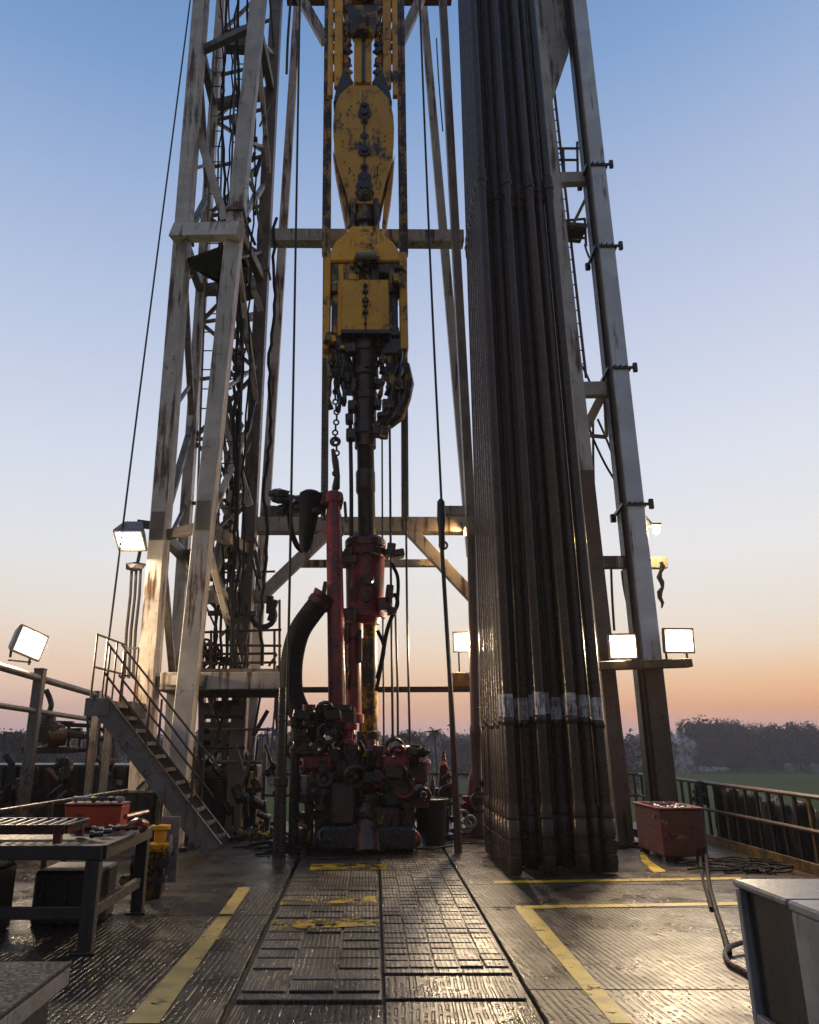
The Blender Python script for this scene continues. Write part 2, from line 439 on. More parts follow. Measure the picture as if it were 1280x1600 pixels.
def Yof(py): return G(CX, py).y
pl0, pl1 = G(345, 1600), G(468, 1340)
pr0, pr1 = G(853, 1600), G(686, 1315)
pm0, pm1 = G(600, 1560), G(592, 1345)
def lin(a, b): return lambda Y: a.x + (b.x - a.x) * (Y - a.y) / (b.y - a.y)
xl, xr, xm = lin(pl0, pl1), lin(pr0, pr1), lin(pm0, pm1)
XL, XR, YB, YF = -5.6, 5.32, 14.9, -3.0
mb = MB()
mb.box(((XL + XR) / 2, (YB + YF) / 2, -0.19), (XR - XL, YB - YF, 0.30))
obj('floor_base', mb, MAT['black'], kind='structure')
gap = 0.022
def plate(mb, xa, xb, ya, yb, z=0.0, t=0.036):
    fa = xa if callable(xa) else (lambda Y: xa)
    fb = xb if callable(xb) else (lambda Y: xb)
    g = 0.007
    mb.prism([(fa(ya), ya + g, z - t), (fb(ya), ya + g, z - t), (fb(yb), yb - g, z - t), (fa(yb), yb - g, z - t)], (0, 0, t))
mb = MB()
ys = [YF, 3.2, Yof(1430), Yof(1342), YB]
for a, b_ in zip(ys, ys[1:]):
    plate(mb, -3.1, lambda Y: xl(Y) - gap, a, b_)
    plate(mb, XL, -3.114, a, b_)
obj('floor', mb, MAT['deck'], bevel=.004, kind='structure')
mb = MB()
ys = [YF, 3.0, Yof(1546), Yof(1418), Yof(1382), 11.9, YB]
for a, b_ in zip(ys, ys[1:]):
    plate(mb, lambda Y: xr(Y) + gap, XR, a, b_)
obj('floor', mb, MAT['deck_right'], bevel=.004, kind='structure')
mb = MB()
ys = [YF, Yof(1566)]
plate(mb, lambda Y: xl(Y) + gap, lambda Y: xm(Y) - .01, YF, Yof(1568), -0.004)
plate(mb, lambda Y: xm(Y) + .01, lambda Y: xr(Y) - gap, YF, Yof(1564), -0.002)
plate(mb, lambda Y: xl(Y) + gap, lambda Y: xr(Y) - gap, Yof(1340), YB, -0.003)
obj('floor', mb, MAT['deck'], bevel=0.004, kind='structure')

def floor_mat(label, xa, xb, ya, yb, z, cy, cx, seed, miss):
    q = random.Random(seed)
    t = thing('floor_mat', label, 'floor mat', ((xa(ya) + xb(ya)) / 2, (ya + yb) / 2, 0), 'steel mats in the middle of the rig floor')
    mb = MB(); plate(mb, xa, xb, ya, yb, z, 0.05)
    obj('mat_plate', mb, MAT['mat'], t, bevel=0.004)
    mb = MB()
    y = ya + (yb - ya) * (0.16 if miss > .1 else 0.02)
    while y < yb - cy:
        w = xb(y) - xa(y)
        k = max(3, int(w / cx))
        for i in range(k):
            if q.random() < miss: continue
            x0 = xa(y) + w * (i + 0.03 + 0.03 * q.random()) / k; x1 = xa(y) + w * (i + 0.94 + .04 * q.random()) / k
            hh = 0.010 + 0.003 * q.random()
            mb.box(((x0 + x1) / 2, y + cy / 2 + q.uniform(-.01, .01), z + hh / 2), (x1 - x0, cy * q.uniform(.80, .92), hh), Matrix.Rotation(q.uniform(-.02, .02), 3, 'Z') @ Matrix.Rotation(q.uniform(-.03, .03), 3, 'X'))
        y += cy * q.uniform(.98, 1.02)
    obj('tread_bars', mb, MAT['mat'], t, bevel=0.003, kind='stuff')
    return t
floor_mat('left steel floor mat with broken yellow paint bars', lambda Y: xl(Y) + .03, lambda Y: xm(Y) - .012, Yof(1566), Yof(1344), 0.012, .24, .36, 3, .04)
floor_mat('right ribbed steel floor mat shining in the floodlights', lambda Y: xm(Y) + .012, lambda Y: xr(Y) - .03, Yof(1524), Yof(1342), 0.014, .15, .145, 4, .0)
mb = MB(); plate(mb, lambda Y: xm(Y) + .012, lambda Y: xr(Y) - .03, Yof(1562), Yof(1526), 0.006, .04)
tag(obj('floor_plate', mb, MAT['deck'], bevel=.004), 'smooth steel floor plate right in front of the ribbed mat', 'floor plate')

def marking(pts, mat, z=0.004):
    mb = MB(); mb.face([(lambda p: (p.x, p.y, z))(G(*p)) for p in pts]); obj('floor_marking', mb, mat, kind='structure')
marking([(373, 1387), (392, 1387), (364, 1429), (342, 1429)], MAT['paint_pale'])
marking([(341, 1433), (362, 1433), (248, 1600), (194, 1600)], MAT['paint_pale'])
marking([(806, 1416), (806, 1421), (1158, 1414.5), (1158, 1410)], MAT['paint'], .005)
marking([(806, 1421), (832, 1421), (990, 1600), (956, 1600)], MAT['paint'])
marking([(772, 1377), (772, 1381), (1158, 1374.5), (1158, 1371)], MAT['paint'], .005)
marking([(1003, 1346), (1015, 1345), (1042, 1362), (1022, 1364)], MAT['paint'], .004)
marking([(1000, 1333), (1006, 1330), (1015, 1345), (1003, 1346)], MAT['paint'], .004)
marking([(440, 1409), (588, 1405), (589, 1415), (437, 1419)], MAT['paint_broken'], .029)
marking([(424, 1444), (592, 1438), (594, 1452), (418, 1459)], MAT['paint_broken'], .029)
marking([(486, 1354), (604, 1352), (604, 1362), (484, 1364)], MAT['paint_broken'], .0295)

# ------------------------------------------------------------------ drilling mast
mast = thing('drilling_mast', 'tall worn white steel drilling mast standing over the rig floor', 'drilling mast', (0.3, 13.0, 0))
class Leg:
    def __init__(s, a, b, Y, w, d, mat, Y2=None, z0=0.0, z1=23.5, kind='box', low=None):
        Y2 = Y if Y2 is None else Y2
        p, q = W(a[0], a[1], Y), W(b[0], b[1], Y2)
        off = Vector((0, d / 2, 0))
        s.p, s.d = p + off, (q - p)
        s.w, s.dep = w, d
        if kind == 'box':
            zl = z0
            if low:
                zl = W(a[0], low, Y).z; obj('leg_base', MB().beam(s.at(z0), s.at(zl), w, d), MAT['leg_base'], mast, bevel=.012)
            o = obj('leg', MB().beam(s.at(zl), s.at(z1), w, d), mat, mast, bevel=.012)
        else:
            # wide-flange column seen at its flange
            m_ = MB()
            t = 0.03
            m_.beam(s.at(z0) - Vector((0, d / 2 - t / 2, 0)), s.at(z1) - Vector((0, d / 2 - t / 2, 0)), w, t)
            m_.beam(s.at(z0) + Vector((0, d / 2 - t / 2, 0)), s.at(z1) + Vector((0, d / 2 - t / 2, 0)), w, t)
            m_.beam(s.at(z0), s.at(z1), t, d - 2 * t - .002)
            o = obj('leg', m_, mat, mast, bevel=.004)
        s.o = o
    def at(s, z): return s.p + s.d * ((z - s.p.z) / s.d.z)
LA = Leg((228, 1049), (296, 187), 11.8, .27, .40, MAT['mast'])
LB = Leg((292, 1049), (382, 187), 11.2, .28, .34, MAT['mast'])
LC = Leg((275, 996), (331, 187), 13.4, .20, .26, MAT['mast'])
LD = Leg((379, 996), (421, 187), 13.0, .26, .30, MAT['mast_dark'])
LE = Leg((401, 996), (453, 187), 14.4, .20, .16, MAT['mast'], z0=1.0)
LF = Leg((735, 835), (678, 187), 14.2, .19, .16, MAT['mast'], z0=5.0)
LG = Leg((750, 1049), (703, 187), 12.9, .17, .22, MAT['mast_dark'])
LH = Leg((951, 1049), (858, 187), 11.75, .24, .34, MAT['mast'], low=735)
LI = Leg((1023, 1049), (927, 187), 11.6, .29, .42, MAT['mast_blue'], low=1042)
# darker channel on the inner side of the blue column, with conduits
o_ = Vector((-LI.w / 2 - .035, .05, 0))
obj('side_channel', MB().beam(LI.at(0) + o_, LI.at(23.5) + o_, .06, .20), MAT['black'], mast, bevel=.006)
mb = MB()
for k, dy in enumerate((-.14, -.09, .19)):
    o_ = Vector((-LI.w / 2 - .03, dy, 0)); mb.cyl(LI.at(0.6) + o_, LI.at(23.0) + o_, .016 + .006 * (k == 2), n=6)
obj('conduit_bundle', mb, MAT['steel'], mast)

def cross(a, b, w, d, mat='mast', name='cross_beam', up=None):
    return obj(name, MB().beam(a, b, w, d, up), MAT[mat], mast, bevel=.008)
Wm = lambda px, py, Y: W(px, py, Y)
# front beams on the left tower, back beams across, braces
cross(Wm(272, 364, 11.62), Wm(377, 362, 11.12), .30, .22)
for zz, py in ((0, 60), (0, 372), (0, 830), (0, 1064)):
    zA = Wm(300, py, 11.8).z
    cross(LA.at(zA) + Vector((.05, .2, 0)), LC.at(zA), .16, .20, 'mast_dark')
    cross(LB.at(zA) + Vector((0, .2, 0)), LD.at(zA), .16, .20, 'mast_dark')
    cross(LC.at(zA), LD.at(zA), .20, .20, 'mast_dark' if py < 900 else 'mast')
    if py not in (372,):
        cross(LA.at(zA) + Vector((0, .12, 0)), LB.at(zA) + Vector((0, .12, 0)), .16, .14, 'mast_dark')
cross(Wm(318, 933, 13.4), Wm(420, 932, 13.5), .24, .18)
cross(Wm(252, 1065, 11.9), Wm(441, 1064, 12.2), .27, .30, 'mast')
cross(Wm(300, 1084, 12.6), Wm(441, 1084, 12.6), .12, .30, 'black')
cross(Wm(403, 372, 13.5), Wm(724, 374, 13.5), .31, .28)
cross(Wm(392, 822, 13.5), Wm(748, 822, 13.5), .29, .30)
cross(Wm(448, -4, 13.5), Wm(706, -4, 13.5), .20, .30, 'red')
cross(Wm(409, 799, 13.9), Wm(478, 801, 13.9), .20, .20, 'mast_dark')
cross(Wm(691, 799, 13.9), Wm(748, 799, 13.9), .18, .20, 'mast')
cross(Wm(470, 881, 13.8), Wm(700, 880, 13.8), .14, .12, 'mast')
cross(Wm(440, 1078, 14.0), Wm(752, 1077, 14.0), .10, .12, 'rail')
for a, b_ in (((402, 938), (508, 836)), ((640, 828), (742, 936)), ((466, -10), (509, 66)), ((661, -10), (626, 66))):
    cross(Wm(a[0], a[1], 13.45), Wm(b_[0], b_[1], 13.45), .22, .18, 'mast', 'knee_brace')
# light lattice on the back face of the left tower and crossing struts on its sides
zl = LC.at(0).z + 3.0
for k in range(13):
    za, zb = 3.2 + k * 1.35, 3.2 + (k + 1) * 1.35
    pa, pb = (LC, LD) if k % 2 else (LD, LC)
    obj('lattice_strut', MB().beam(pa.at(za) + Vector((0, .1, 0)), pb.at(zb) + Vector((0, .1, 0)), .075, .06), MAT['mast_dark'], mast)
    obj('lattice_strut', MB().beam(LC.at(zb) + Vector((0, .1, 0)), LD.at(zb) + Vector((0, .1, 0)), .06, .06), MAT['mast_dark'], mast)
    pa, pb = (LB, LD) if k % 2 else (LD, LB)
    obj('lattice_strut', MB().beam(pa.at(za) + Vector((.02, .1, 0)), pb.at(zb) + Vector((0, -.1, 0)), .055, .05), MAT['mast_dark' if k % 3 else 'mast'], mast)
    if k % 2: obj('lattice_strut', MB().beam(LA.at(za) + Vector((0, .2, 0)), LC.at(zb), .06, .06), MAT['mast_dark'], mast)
# diagonals in the side frames of the left tower
zs = [Wm(300, py, 11.8).z for py in (1064, 830, 600, 372, 210, 60)]
for i, (za, zb) in enumerate(zip(zs, zs[1:])):
    pa, pb = (LA, LC) if i % 2 else (LC, LA)
    cross(pa.at(za), pb.at(zb), .12, .12, 'mast_dark', 'brace')
    pa, pb = (LB, LD) if i % 2 else (LD, LB)
    cross(pa.at(za) + Vector((.06, 0, 0)), pb.at(zb) + Vector((-.04, 0, 0)), .10, .10, 'mast', 'brace')
cross(Wm(330, 905, 12.6), Wm(372, 770, 12.6), .19, .10, 'mast', 'brace')
cross(Wm(347, 640, 12.2), Wm(390, 790, 12.6), .14, .10, 'mast', 'brace')
cross(Wm(373, 378, 12.0), Wm(408, 486, 12.6), .13, .10, 'mast', 'brace')
cross(Wm(310, 205, 12.2), Wm(352, 345, 12.2), .17, .10, 'mast', 'brace')
cross(Wm(352, 68, 12.4), Wm(392, 70, 12.4), .35, .25, 'mast_dark')
# gussets and base feet
for L in (LA, LB):
    z = Wm(300, 822, 11.8).z
    obj('splice_plate', MB().box(L.at(z) + Vector((0, -L.dep / 2 - .012, 0)), (.22, .02, .5)), MAT['mast_dark'], mast, bevel=.004)
for L in (LA, LB, LC, LD, LH, LI):
    p = L.at(0.0)
    obj('foot', MB().box(p + Vector((0, 0, .03)), (L.w + .3, L.dep + .3, .06)).box(p + Vector((0, -L.dep / 2 - .02, .25)), (.03, .03, .38)), MAT['grease'], mast, bevel=.01)
# right tower: horizontals between the two right columns, clamp bands, gusset sheet
for py, w in ((283, .25), (611, .27), (880, .20)):
    zR = Wm(930, py, 11.95).z
    cross(LH.at(zR), LI.at(zR) + Vector((0, .08, 0)), w, .16)
cross(Wm(900, 880, 12.2), Wm(1041, 880, 12.2), .19, .14)
obj('lamp_shelf', MB().beam(Wm(934, 1041, 11.45), Wm(1078, 1036, 11.45), .13, .22), MAT['rail_yellow'], mast, bevel=.01)
cross(Wm(946, 608, 12.1), Wm(914, 672, 12.3), .16, .06, 'mast', 'brace')
cross(Wm(914, 680, 12.3), Wm(948, 683, 12.1), .06, .06, 'mast_dark', 'brace')
cross(Wm(948, 683, 12.1), Wm(945, 620, 12.1), .05, .06, 'mast_dark', 'brace')
cross(Wm(918, 305, 12.2), Wm(893, 356, 12.5), .06, .06, 'mast_dark', 'brace')
for py in (258, 385, 575, 788):
    z = Wm(940, py, 11.6).z; p = LI.at(z)
    m_ = MB()
    f = p.y - LI.dep / 2 - .02
    xa, xb = p.x - LI.w / 2 - .06, p.x + LI.w / 2
    m_.beam((xa + .05, f, z), (xb + .09, f, z), .05, .03)
    m_.beam((xb + .02, f, z), (xb + .02, f + .5, z - .03), .05, .03)
    m_.beam((xa - .02, f, z), (xa - .02, f + .55, z - .08), .04, .06)
    m_.box((xb + .10, f, z + .0), (.07, .06, .17)).box((xa - .03, f + .5, z - .1), (.09, .07, .14))
    for k in range(3): m_.cyl((xa + .08 + k * .1, f - .01, z + .02), (xa + .08 + k * .1, f - .06, z + .02), .013, n=6)
    obj('clamp_band', m_, MAT['grease'], mast, bevel=.004)
obj('gusset_plate', MB().prism([Wm(*p, 12.0) for p in ((838, -20), (884, -20), (889, 82), (862, 162), (845, 60))], (0, .03, 0)), MAT['mast'], mast)
# flange joints as on the photo's blocky leg joints
for L, pys in ((LA, (372,)), (LB, (372,)), (LD, (372, 830)), (LC, (372,))):
    for py in pys:
        z = Wm(300, py, 11.8).z + .16; p = L.at(z)
        m_ = MB().box(p, (L.w + .07, L.dep + .07, .05))
        for sx in (-1, 1):
            for sy in (-1, 1): m_.cyl(p + Vector((sx * (L.w / 2 + .015), sy * (L.dep / 2 + .015), -.05)), p + Vector((sx * (L.w / 2 + .015), sy * (L.dep / 2 + .015), .06)), .015, n=6)
        obj('flange_joint', m_, MAT['mast_dark'], mast, bevel=.004)

# dark walkway plate under the high beam of the left tower, and a cable tray below it
z = Wm(320, 378, 11.4).z
pa_, pb_, pc_, pd_ = LA.at(z), LB.at(z), LD.at(z), LC.at(z)
obj('walkway_plate', MB().prism([pa_ + Vector((-.05, .05, 0)), pb_ + Vector((.05, .05, 0)), pd_ * .5 + pc_ * .5 + Vector((.3, 0, 0)), pd_ * 0 + pc_], (0, 0, .06)), MAT['grease'], mast)
pa_, pb_ = Wm(330, 840, 12.6), Wm(352, 385, 12.6)
tray = obj('cable_tray', MB().beam(pa_, pb_, .17, .10), MAT['black'], mast)
for k in range(34):
    p = pa_.lerp(pb_, (k + .5) / 34)
    obj('cleat', MB().box(p + Vector((.10, -.02, 0)), (.07, .12, .07), Matrix.Rotation(.4 * math.sin(k * 2.3), 3, 'Y')), MAT['grease'], tray)
q = random.Random(61)
for k in range(84):     # short struts and torn sheet strips in the lattice behind the inner leg
    t = q.random(); yy = 1000 - 960 * t
    p = Wm(350 + 42 * t + q.uniform(-12, 22), yy, 12.5 + q.uniform(-.3, .3)); L_ = q.uniform(.2, .9)
    d_ = Vector((q.uniform(-.5, .5), q.uniform(-.3, .3), 1)).normalized()
    obj('strut', MB().beam(p, p + d_ * L_, q.uniform(.03, .09), .02), MAT[q.choice(('mast_dark', 'grease', 'steel', 'mast'))], mast)

def ladder(pa, pb, width, side, mat, rail_r=.022, step=.30, rung_r=.013):
    """pa, pb ends of one rail; side unit vector to the other rail"""
    pa, pb = Vector(pa), Vector(pb); sv = Vector(side) * width
    m_ = MB().cyl(pa, pb, rail_r, n=6).cyl(pa + sv, pb + sv, rail_r, n=6)
    ld = obj('ladder', m_, MAT[mat], mast)
    L = (pb - pa).length; k = int(L / step); d = (pb - pa) / L
    for i in range(1, k):
        p = pa + d * (i * step)
        obj('rung', MB().cyl(p, p + sv, rung_r, n=5), MAT[mat], ld)
ladder(Wm(371, 830, 12.2), Wm(395, 20, 12.2), .34, (-1, 0, 0), 'steel', step=.42)
ladder(Wm(330, 800, 12.9), Wm(352, 60, 12.9), .26, (-1, 0, 0), 'mast_dark', step=.42)
ladder(Wm(916, 590, 12.8), Wm(866, 140, 12.8), .36, (-1, 0, 0), 'steel', step=.30, rail_r=.03)
# hoses and cables strung up inside the left tower
q = random.Random(21)
for k, (x0, x1, Yh) in enumerate(((352, 396, 12.4), (360, 400, 12.7), (345, 372, 12.9), (372, 408, 12.1), (408, 432, 12.3), (366, 386, 12.2), (350, 362, 12.5), (338, 352, 12.8), (356, 404, 12.9), (364, 374, 12.0), (334, 348, 12.4))):
    pts = []
    ph = q.uniform(0, 6)
    nseg = 46
    for i in range(nseg + 1):
        t = i / nseg
        py = 1040 - t * (1060 if k != 4 else 700)
        px = x0 + (x1 - x0) * t + 5 * math.sin(ph + t * 23) * q.uniform(.2, 1) + q.uniform(-2, 2)
        pts.append(Wm(px, py, Yh + q.uniform(-.05, .05)))
    obj('service_hose', MB().tube(pts, q.choice((.018, .024, .03)), 6), MAT['rubber'], mast, smooth=True)
mb = MB()
for k in range(26):     # hose clips
    t = q.random(); p = Wm(348 + 46 * t + q.uniform(-8, 10), 980 - 930 * t + q.uniform(-20, 20), 12.35)
    mb.box(p, (q.uniform(.05, .22), .08, q.uniform(.03, .09)), Matrix.Rotation(q.uniform(-.8, .8), 3, 'Y'))
obj('hose_clips', mb, MAT['grease'], mast, kind='stuff')
# brackets and small platform on the right column
mb = MB()
for a, b_ in (((868, 232), (905, 232)), ((870, 250), (904, 250)), ((902, 222), (903, 272)), ((880, 232), (882, 272)), ((880, 345), (914, 342)), ((884, 372), (915, 372)), ((914, 342), (916, 384)), ((884, 345), (886, 395))):
    mb.cyl(Wm(*a, 12.7), Wm(*b_, 12.7), .028, n=6)
obj('step_rail', mb, MAT['steel'], mast, kind='stuff')
obj('side_step', MB().beam(Wm(880, 362, 12.7), Wm(912, 365, 12.7), .10, .5), MAT['steel'], mast)
for (a, c_, b_) in (((921, 670), (940, 720), (962, 752)), ((927, 640), (926, 800), (935, 860)), ((934, 655), (955, 700), (968, 742)), ((905, 566), (916, 580), (924, 604)), ((936, 890), (944, 960), (952, 992)), ((955, 885), (956, 930), (960, 985)), ((914, 382), (918, 400), (926, 410)), ((972, 892), (974, 920), (981, 945))):
    pa, pc, pb = Wm(*a, 12.3), Wm(*c_, 12.2), Wm(*b_, 12.1)
    pts = [pa.lerp(pc, t).lerp(pc.lerp(pb, t), t) for t in [i / 12 for i in range(13)]]
    obj('cable', MB().tube(pts, .022, 6), MAT['cable'], mast, smooth=True)
# strap hanging from the outrigger on the right column
mb = MB()
pts = [Wm(1033 + 3 * math.sin(i * 1.7), 878 + i * 8, 12.1) for i in range(10)]
mb.tube(pts, [.03, .05, .03, .05, .045, .03, .05, .04, .03, .015], 6)
obj('hanging_strap', mb, MAT['black'], mast, smooth=True)
# guide rails for the hoisted machine
for (a, b_, m_) in (((507, 812), (510, 400), 'mast_dark'), ((633, 812), (631, 400), 'mast_dark'), ((510, 399), (514, -30), 'yellow_dirty'), ((631, 399), (625, -30), 'yellow_dirty')):
    pa, pb = Wm(*a, 12.9), Wm(*b_, 12.9)
    g_ = obj('guide_rail', MB().ibeam(pa, pb, .13 if m_ == 'mast_dark' else .18, .14, .03), MAT[m_], mast, bevel=.003)
    mb = MB()
    for k in range(60):
        p = pa.lerp(pb, (k + .5) / 60); mb.cyl(p + Vector((0, -.06, 0)), p + Vector((0, -.085, 0)), .014, n=6)
    obj('rail_bolts', mb, MAT['grease'], g_, kind='stuff')

# shelves, pipes and struts low inside the left tower
q = random.Random(83)
for k, py in enumerate((862, 905, 958, 1100, 1118, 1140, 1168, 1190, 1215)):
    Yk = q.uniform(12.2, 13.2)
    obj('tie_pipe', MB().cyl(Wm(q.uniform(306, 330), py, Yk), Wm(q.uniform(372, 432), py + q.uniform(-3, 3), Yk), q.uniform(.02, .05), n=7), MAT[q.choice(('steel', 'black', 'mast_dark'))], mast, smooth=True)
for k in range(26):
    px, py = q.uniform(312, 440), q.uniform(840, 1290)
    p = Wm(px, py, q.uniform(12.2, 13.3))
    obj('strut', MB().beam(p, p + Vector((q.uniform(-.25, .25), q.uniform(-.2, .2), q.uniform(.2, .9))), q.uniform(.03, .07), .03), MAT[q.choice(('steel', 'black', 'grease', 'mast_dark'))], mast)

# access platform inside the left tower
pf = thing('access_platform', 'small railed platform halfway inside the left tower legs', 'platform', Wm(380, 1050, 12.6))
mb = MB()
mb.beam(Wm(312, 1052, 12.9), Wm(440, 1052, 12.9), .05, 1.2)
obj('deck_grating', mb, MAT['mast_dark'], pf)
def rails(parent, pts, posts, r, mat):
    for a, b_ in pts: obj('rail', MB().cyl(a, b_, r, n=7), MAT[mat], parent)
    for a, b_ in posts: obj('post', MB().cyl(a, b_, r, n=7), MAT[mat], parent)
Pp = 12.5
rails(pf, [(Wm(315, 988, Pp), Wm(440, 984, Pp)), (Wm(316, 1008, Pp), Wm(440, 1009, Pp)), (Wm(316, 1022, Pp), Wm(432, 1021, Pp)), (Wm(316, 1036, Pp), Wm(432, 1035, Pp)), (Wm(316, 895, 13.8), Wm(430, 893, 13.8))],
      [(Wm(437, 937, Pp), Wm(437, 1066, Pp)), (Wm(429, 985, Pp), Wm(429, 1052, Pp)), (Wm(330, 985, Pp), Wm(330, 1052, Pp)), (Wm(362, 985, Pp), Wm(362, 1052, Pp)), (Wm(345, 870, 13.8), Wm(343, 930, 13.8))], .022, 'rail')
mb = MB()
mb.torus(Wm(412, 962, 12.9), (0, 1, 0), .2, .05, 16, 6, .7).box(Wm(422, 945, 12.9), (.12, .12, .3)).beam(Wm(432, 938, 12.9), Wm(421, 970, 12.9), .08, .1)
obj('hose_hook', mb, MAT['black'], pf)
mb = MB()
q = random.Random(5)
for k in range(16):
    c_ = Wm(q.uniform(318, 352), q.uniform(1012, 1046), 12.9 + q.uniform(-.2, .2))
    mb.torus(c_, (q.uniform(-1, 1), 1, q.uniform(-.5, .5)), q.uniform(.08, .2), .022, 14, 5)
tag(obj('hose_coil', mb, MAT['rubber'], smooth=True), 'tangled dark hose coil lying on the railed tower platform', 'hose')
# ------------------------------------------------------------------ hoisted yellow machinery
YC = 12.0
blk = thing('travelling_block', 'yellow travelling block with rounded side plates hanging high in the mast', 'travelling block', Wm(569, 340, YC))
Yf = 11.78
out = [(546, 133), (588, 133), (598, 143), (607, 153), (612, 166), (615, 182), (616, 200), (615.5, 225), (613, 246), (608, 264), (602, 284), (597, 306), (595, 318),
       (545, 318), (541, 300), (535, 280), (528, 258), (523.5, 236), (521, 212), (520.5, 195), (522, 176), (525, 162), (531, 147)]
P = [Wm(*p, Yf) for p in out]
obj('front_plate', MB().prism(P, (0, .09, 0)), MAT['yellow'], blk, bevel=.012)
cc = Wm(568, 225, Yf)
obj('inner_plate', MB().prism([cc + (p - cc) * .93 for p in P], (0, .36, 0)), MAT['yellow_dirty'], blk).location = (0, .1, 0)
obj('rear_plate', MB().prism([p for p in P], (0, .09, 0)), MAT['yellow'], blk, bevel=.012).location = (0, .47, 0)
for sx in (-1, 1):
    o_ = [(520, 232), (524, 262), (531, 300), (542, 356), (548, 350), (543, 318), (533, 282)] if sx < 0 else [(617, 240), (615, 268), (611, 305), (602, 358), (597, 352), (600, 318), (607, 284)]
    obj('side_wing', MB().prism([Wm(*p, 11.95) for p in o_], (0, .34, 0)), MAT['yellow'], blk, bevel=.008)
# bolts and lugs down the middle
for (py, r, d_) in ((168, .10, .10), (178, .14, .08), (190, .07, .10), (213, .09, .03), (237, .13, .10), (262, .08, .07), (278, .14, .05), (292, .17, .07)):
    p = Wm(569.5, py, Yf)
    obj('bolt', MB().lathe(p + Vector((0, .01, 0)), p + Vector((0, -d_, 0)), ((0, r), (.5, r), (.55, r * .6), (1, r * .5)), 10), MAT['grease'], blk, smooth=True)
obj('grease_line', MB().cyl(Wm(569.5, 170, Yf - .02), Wm(569.5, 300, Yf - .02), .018, n=6), MAT['grease'], blk)
mb = MB()
q = random.Random(3)
for k in range(34):
    a = q.random() * 6.28; rr = .78 + .1 * q.random()
    p = cc + Vector((math.cos(a) * .50 * rr, -.005, math.sin(a) * 1.25 * rr + .1))
    mb.cyl(p, p + Vector((0, -.015, 0)), .014, n=6)
obj('rivets', mb, MAT['grease'], blk, kind='stuff')
# neck, yoke and hook bell under the block
obj('neck', MB().lathe(Wm(570, 312, YC), Wm(570, 376, YC), ((0, .30), (.2, .27), (.25, .22), (.5, .22), (.55, .29), (.7, .29), (.75, .24), (1, .30)), 16), MAT['yellow_dirty'], blk, smooth=True)
for sx in (-1, 1):
    px = 570 + sx * 17
    obj('link', MB().beam(Wm(px, 312, 11.8), Wm(px + sx * 3, 372, 11.8), .10, .14), MAT['yellow_dirty'], blk, bevel=.02)
# line guard above the block: centre post, sheave straps, perforated plates
obj('centre_post', MB().beam(Wm(567, 136, 11.9), Wm(567, -40, 11.9), .37, .22), MAT['yellow'], blk, bevel=.02)
obj('post_groove', MB().beam(Wm(568, 128, 11.77), Wm(568, -40, 11.77), .07, .05), MAT['grease'], blk)
obj('post_collar', MB().box(Wm(567, 34, 11.86), (.62, .34, .55)).box(Wm(567, 8, 11.86), (.5, .38, .12)).lathe(Wm(567, 60, 11.8), Wm(567, 44, 11.8), ((0, .22), (1, .30)), 14), MAT['yellow_dirty'], blk, bevel=.02)
for sx in (-1, 1):
    # cast guard plate with oval holes beside the centre post
    for j in range(8):
        yb0 = 128 - j * 22
        oval = [(567 + sx * (33 + 15 * math.cos(a_)), yb0 - 11 + 11 * math.sin(a_)) for a_ in [i_ * math.pi / 8 for i_ in range(16)]]
        hole = [(567 + sx * (32.5 + (6.5 + 2 * (j % 2)) * math.cos(a_)), yb0 - 11 + (6 + 2 * ((j + 1) % 2)) * math.sin(a_ + .3)) for a_ in [i_ * math.pi / 8 for i_ in range(16)]]
        m_ = MB(); Z0, Z1 = 12.25, 12.33
        rings = [[m_.bm.verts.new(Wm(*p, Y_)) for p in sh_] for sh_, Y_ in ((oval, Z0), (hole, Z0), (hole, Z1), (oval, Z1))]
        for r0_, r1_ in zip(rings, rings[1:] + rings[:1]):
            for i_ in range(16): m_.bm.faces.new((r0_[i_], r0_[(i_ + 1) % 16], r1_[(i_ + 1) % 16], r1_[i_]))
        obj('guard_ring', m_, MAT['yellow' if (j + sx) % 3 else 'yellow_dirty'], blk)
    for k, (dx, w_) in enumerate(((38, .18), (51, .11))):
        px = 567 + sx * dx
        obj('side_strap', MB().beam(Wm(px, 152 if k else 138, 12.05), Wm(px - sx * (1 + k), -40, 12.05), w_, .12), MAT['yellow'], blk, bevel=.012)
    # perforated plate: bars with slanted webs leaving oval holes
    for dx2, w2 in ((24, .10), (31, .07)):
        obj('side_strap', MB().tube([Wm(567 + sx * (dx2 + 3 * math.sin(i_ * 1.4 + dx2)), 126 - i_ * 17, 12.2) for i_ in range(11)], w2 * .6, 6), MAT['yellow' if dx2 == 24 else 'yellow_dirty'], blk, smooth=True)
    for j in range(12):
        y0 = 132 - j * 16
        a = Wm(567 + sx * 18, y0, 12.1); b_ = Wm(567 + sx * 38, y0 - (16 if j % 2 else -6), 12.1)
        obj('web', MB().beam(a, b_, .14, .06), MAT['yellow_dirty' if j % 3 else 'grease'], blk, bevel=.02)
        obj('web', MB().beam(Wm(567 + sx * 38, y0 - 4, 12.1), Wm(567 + sx * 50, y0 + (10 if j % 2 else -8), 12.1), .09, .05), MAT['yellow_dirty'], blk, bevel=.015)
    obj('shoulder_bracket', MB().prism([Wm(567 + sx * a, b_, 11.95) for a, b_ in ((14, 128), (30, 108), (42, 140), (46, 160), (38, 156), (26, 138))], (0, .3, 0)), MAT['grease'], blk, bevel=.01)

def curve0(pts):
    out_ = []
    for a, b_ in zip(pts, pts[1:]): out_ += [a, a.lerp(b_, .5)]
    return out_ + [pts[-1]]
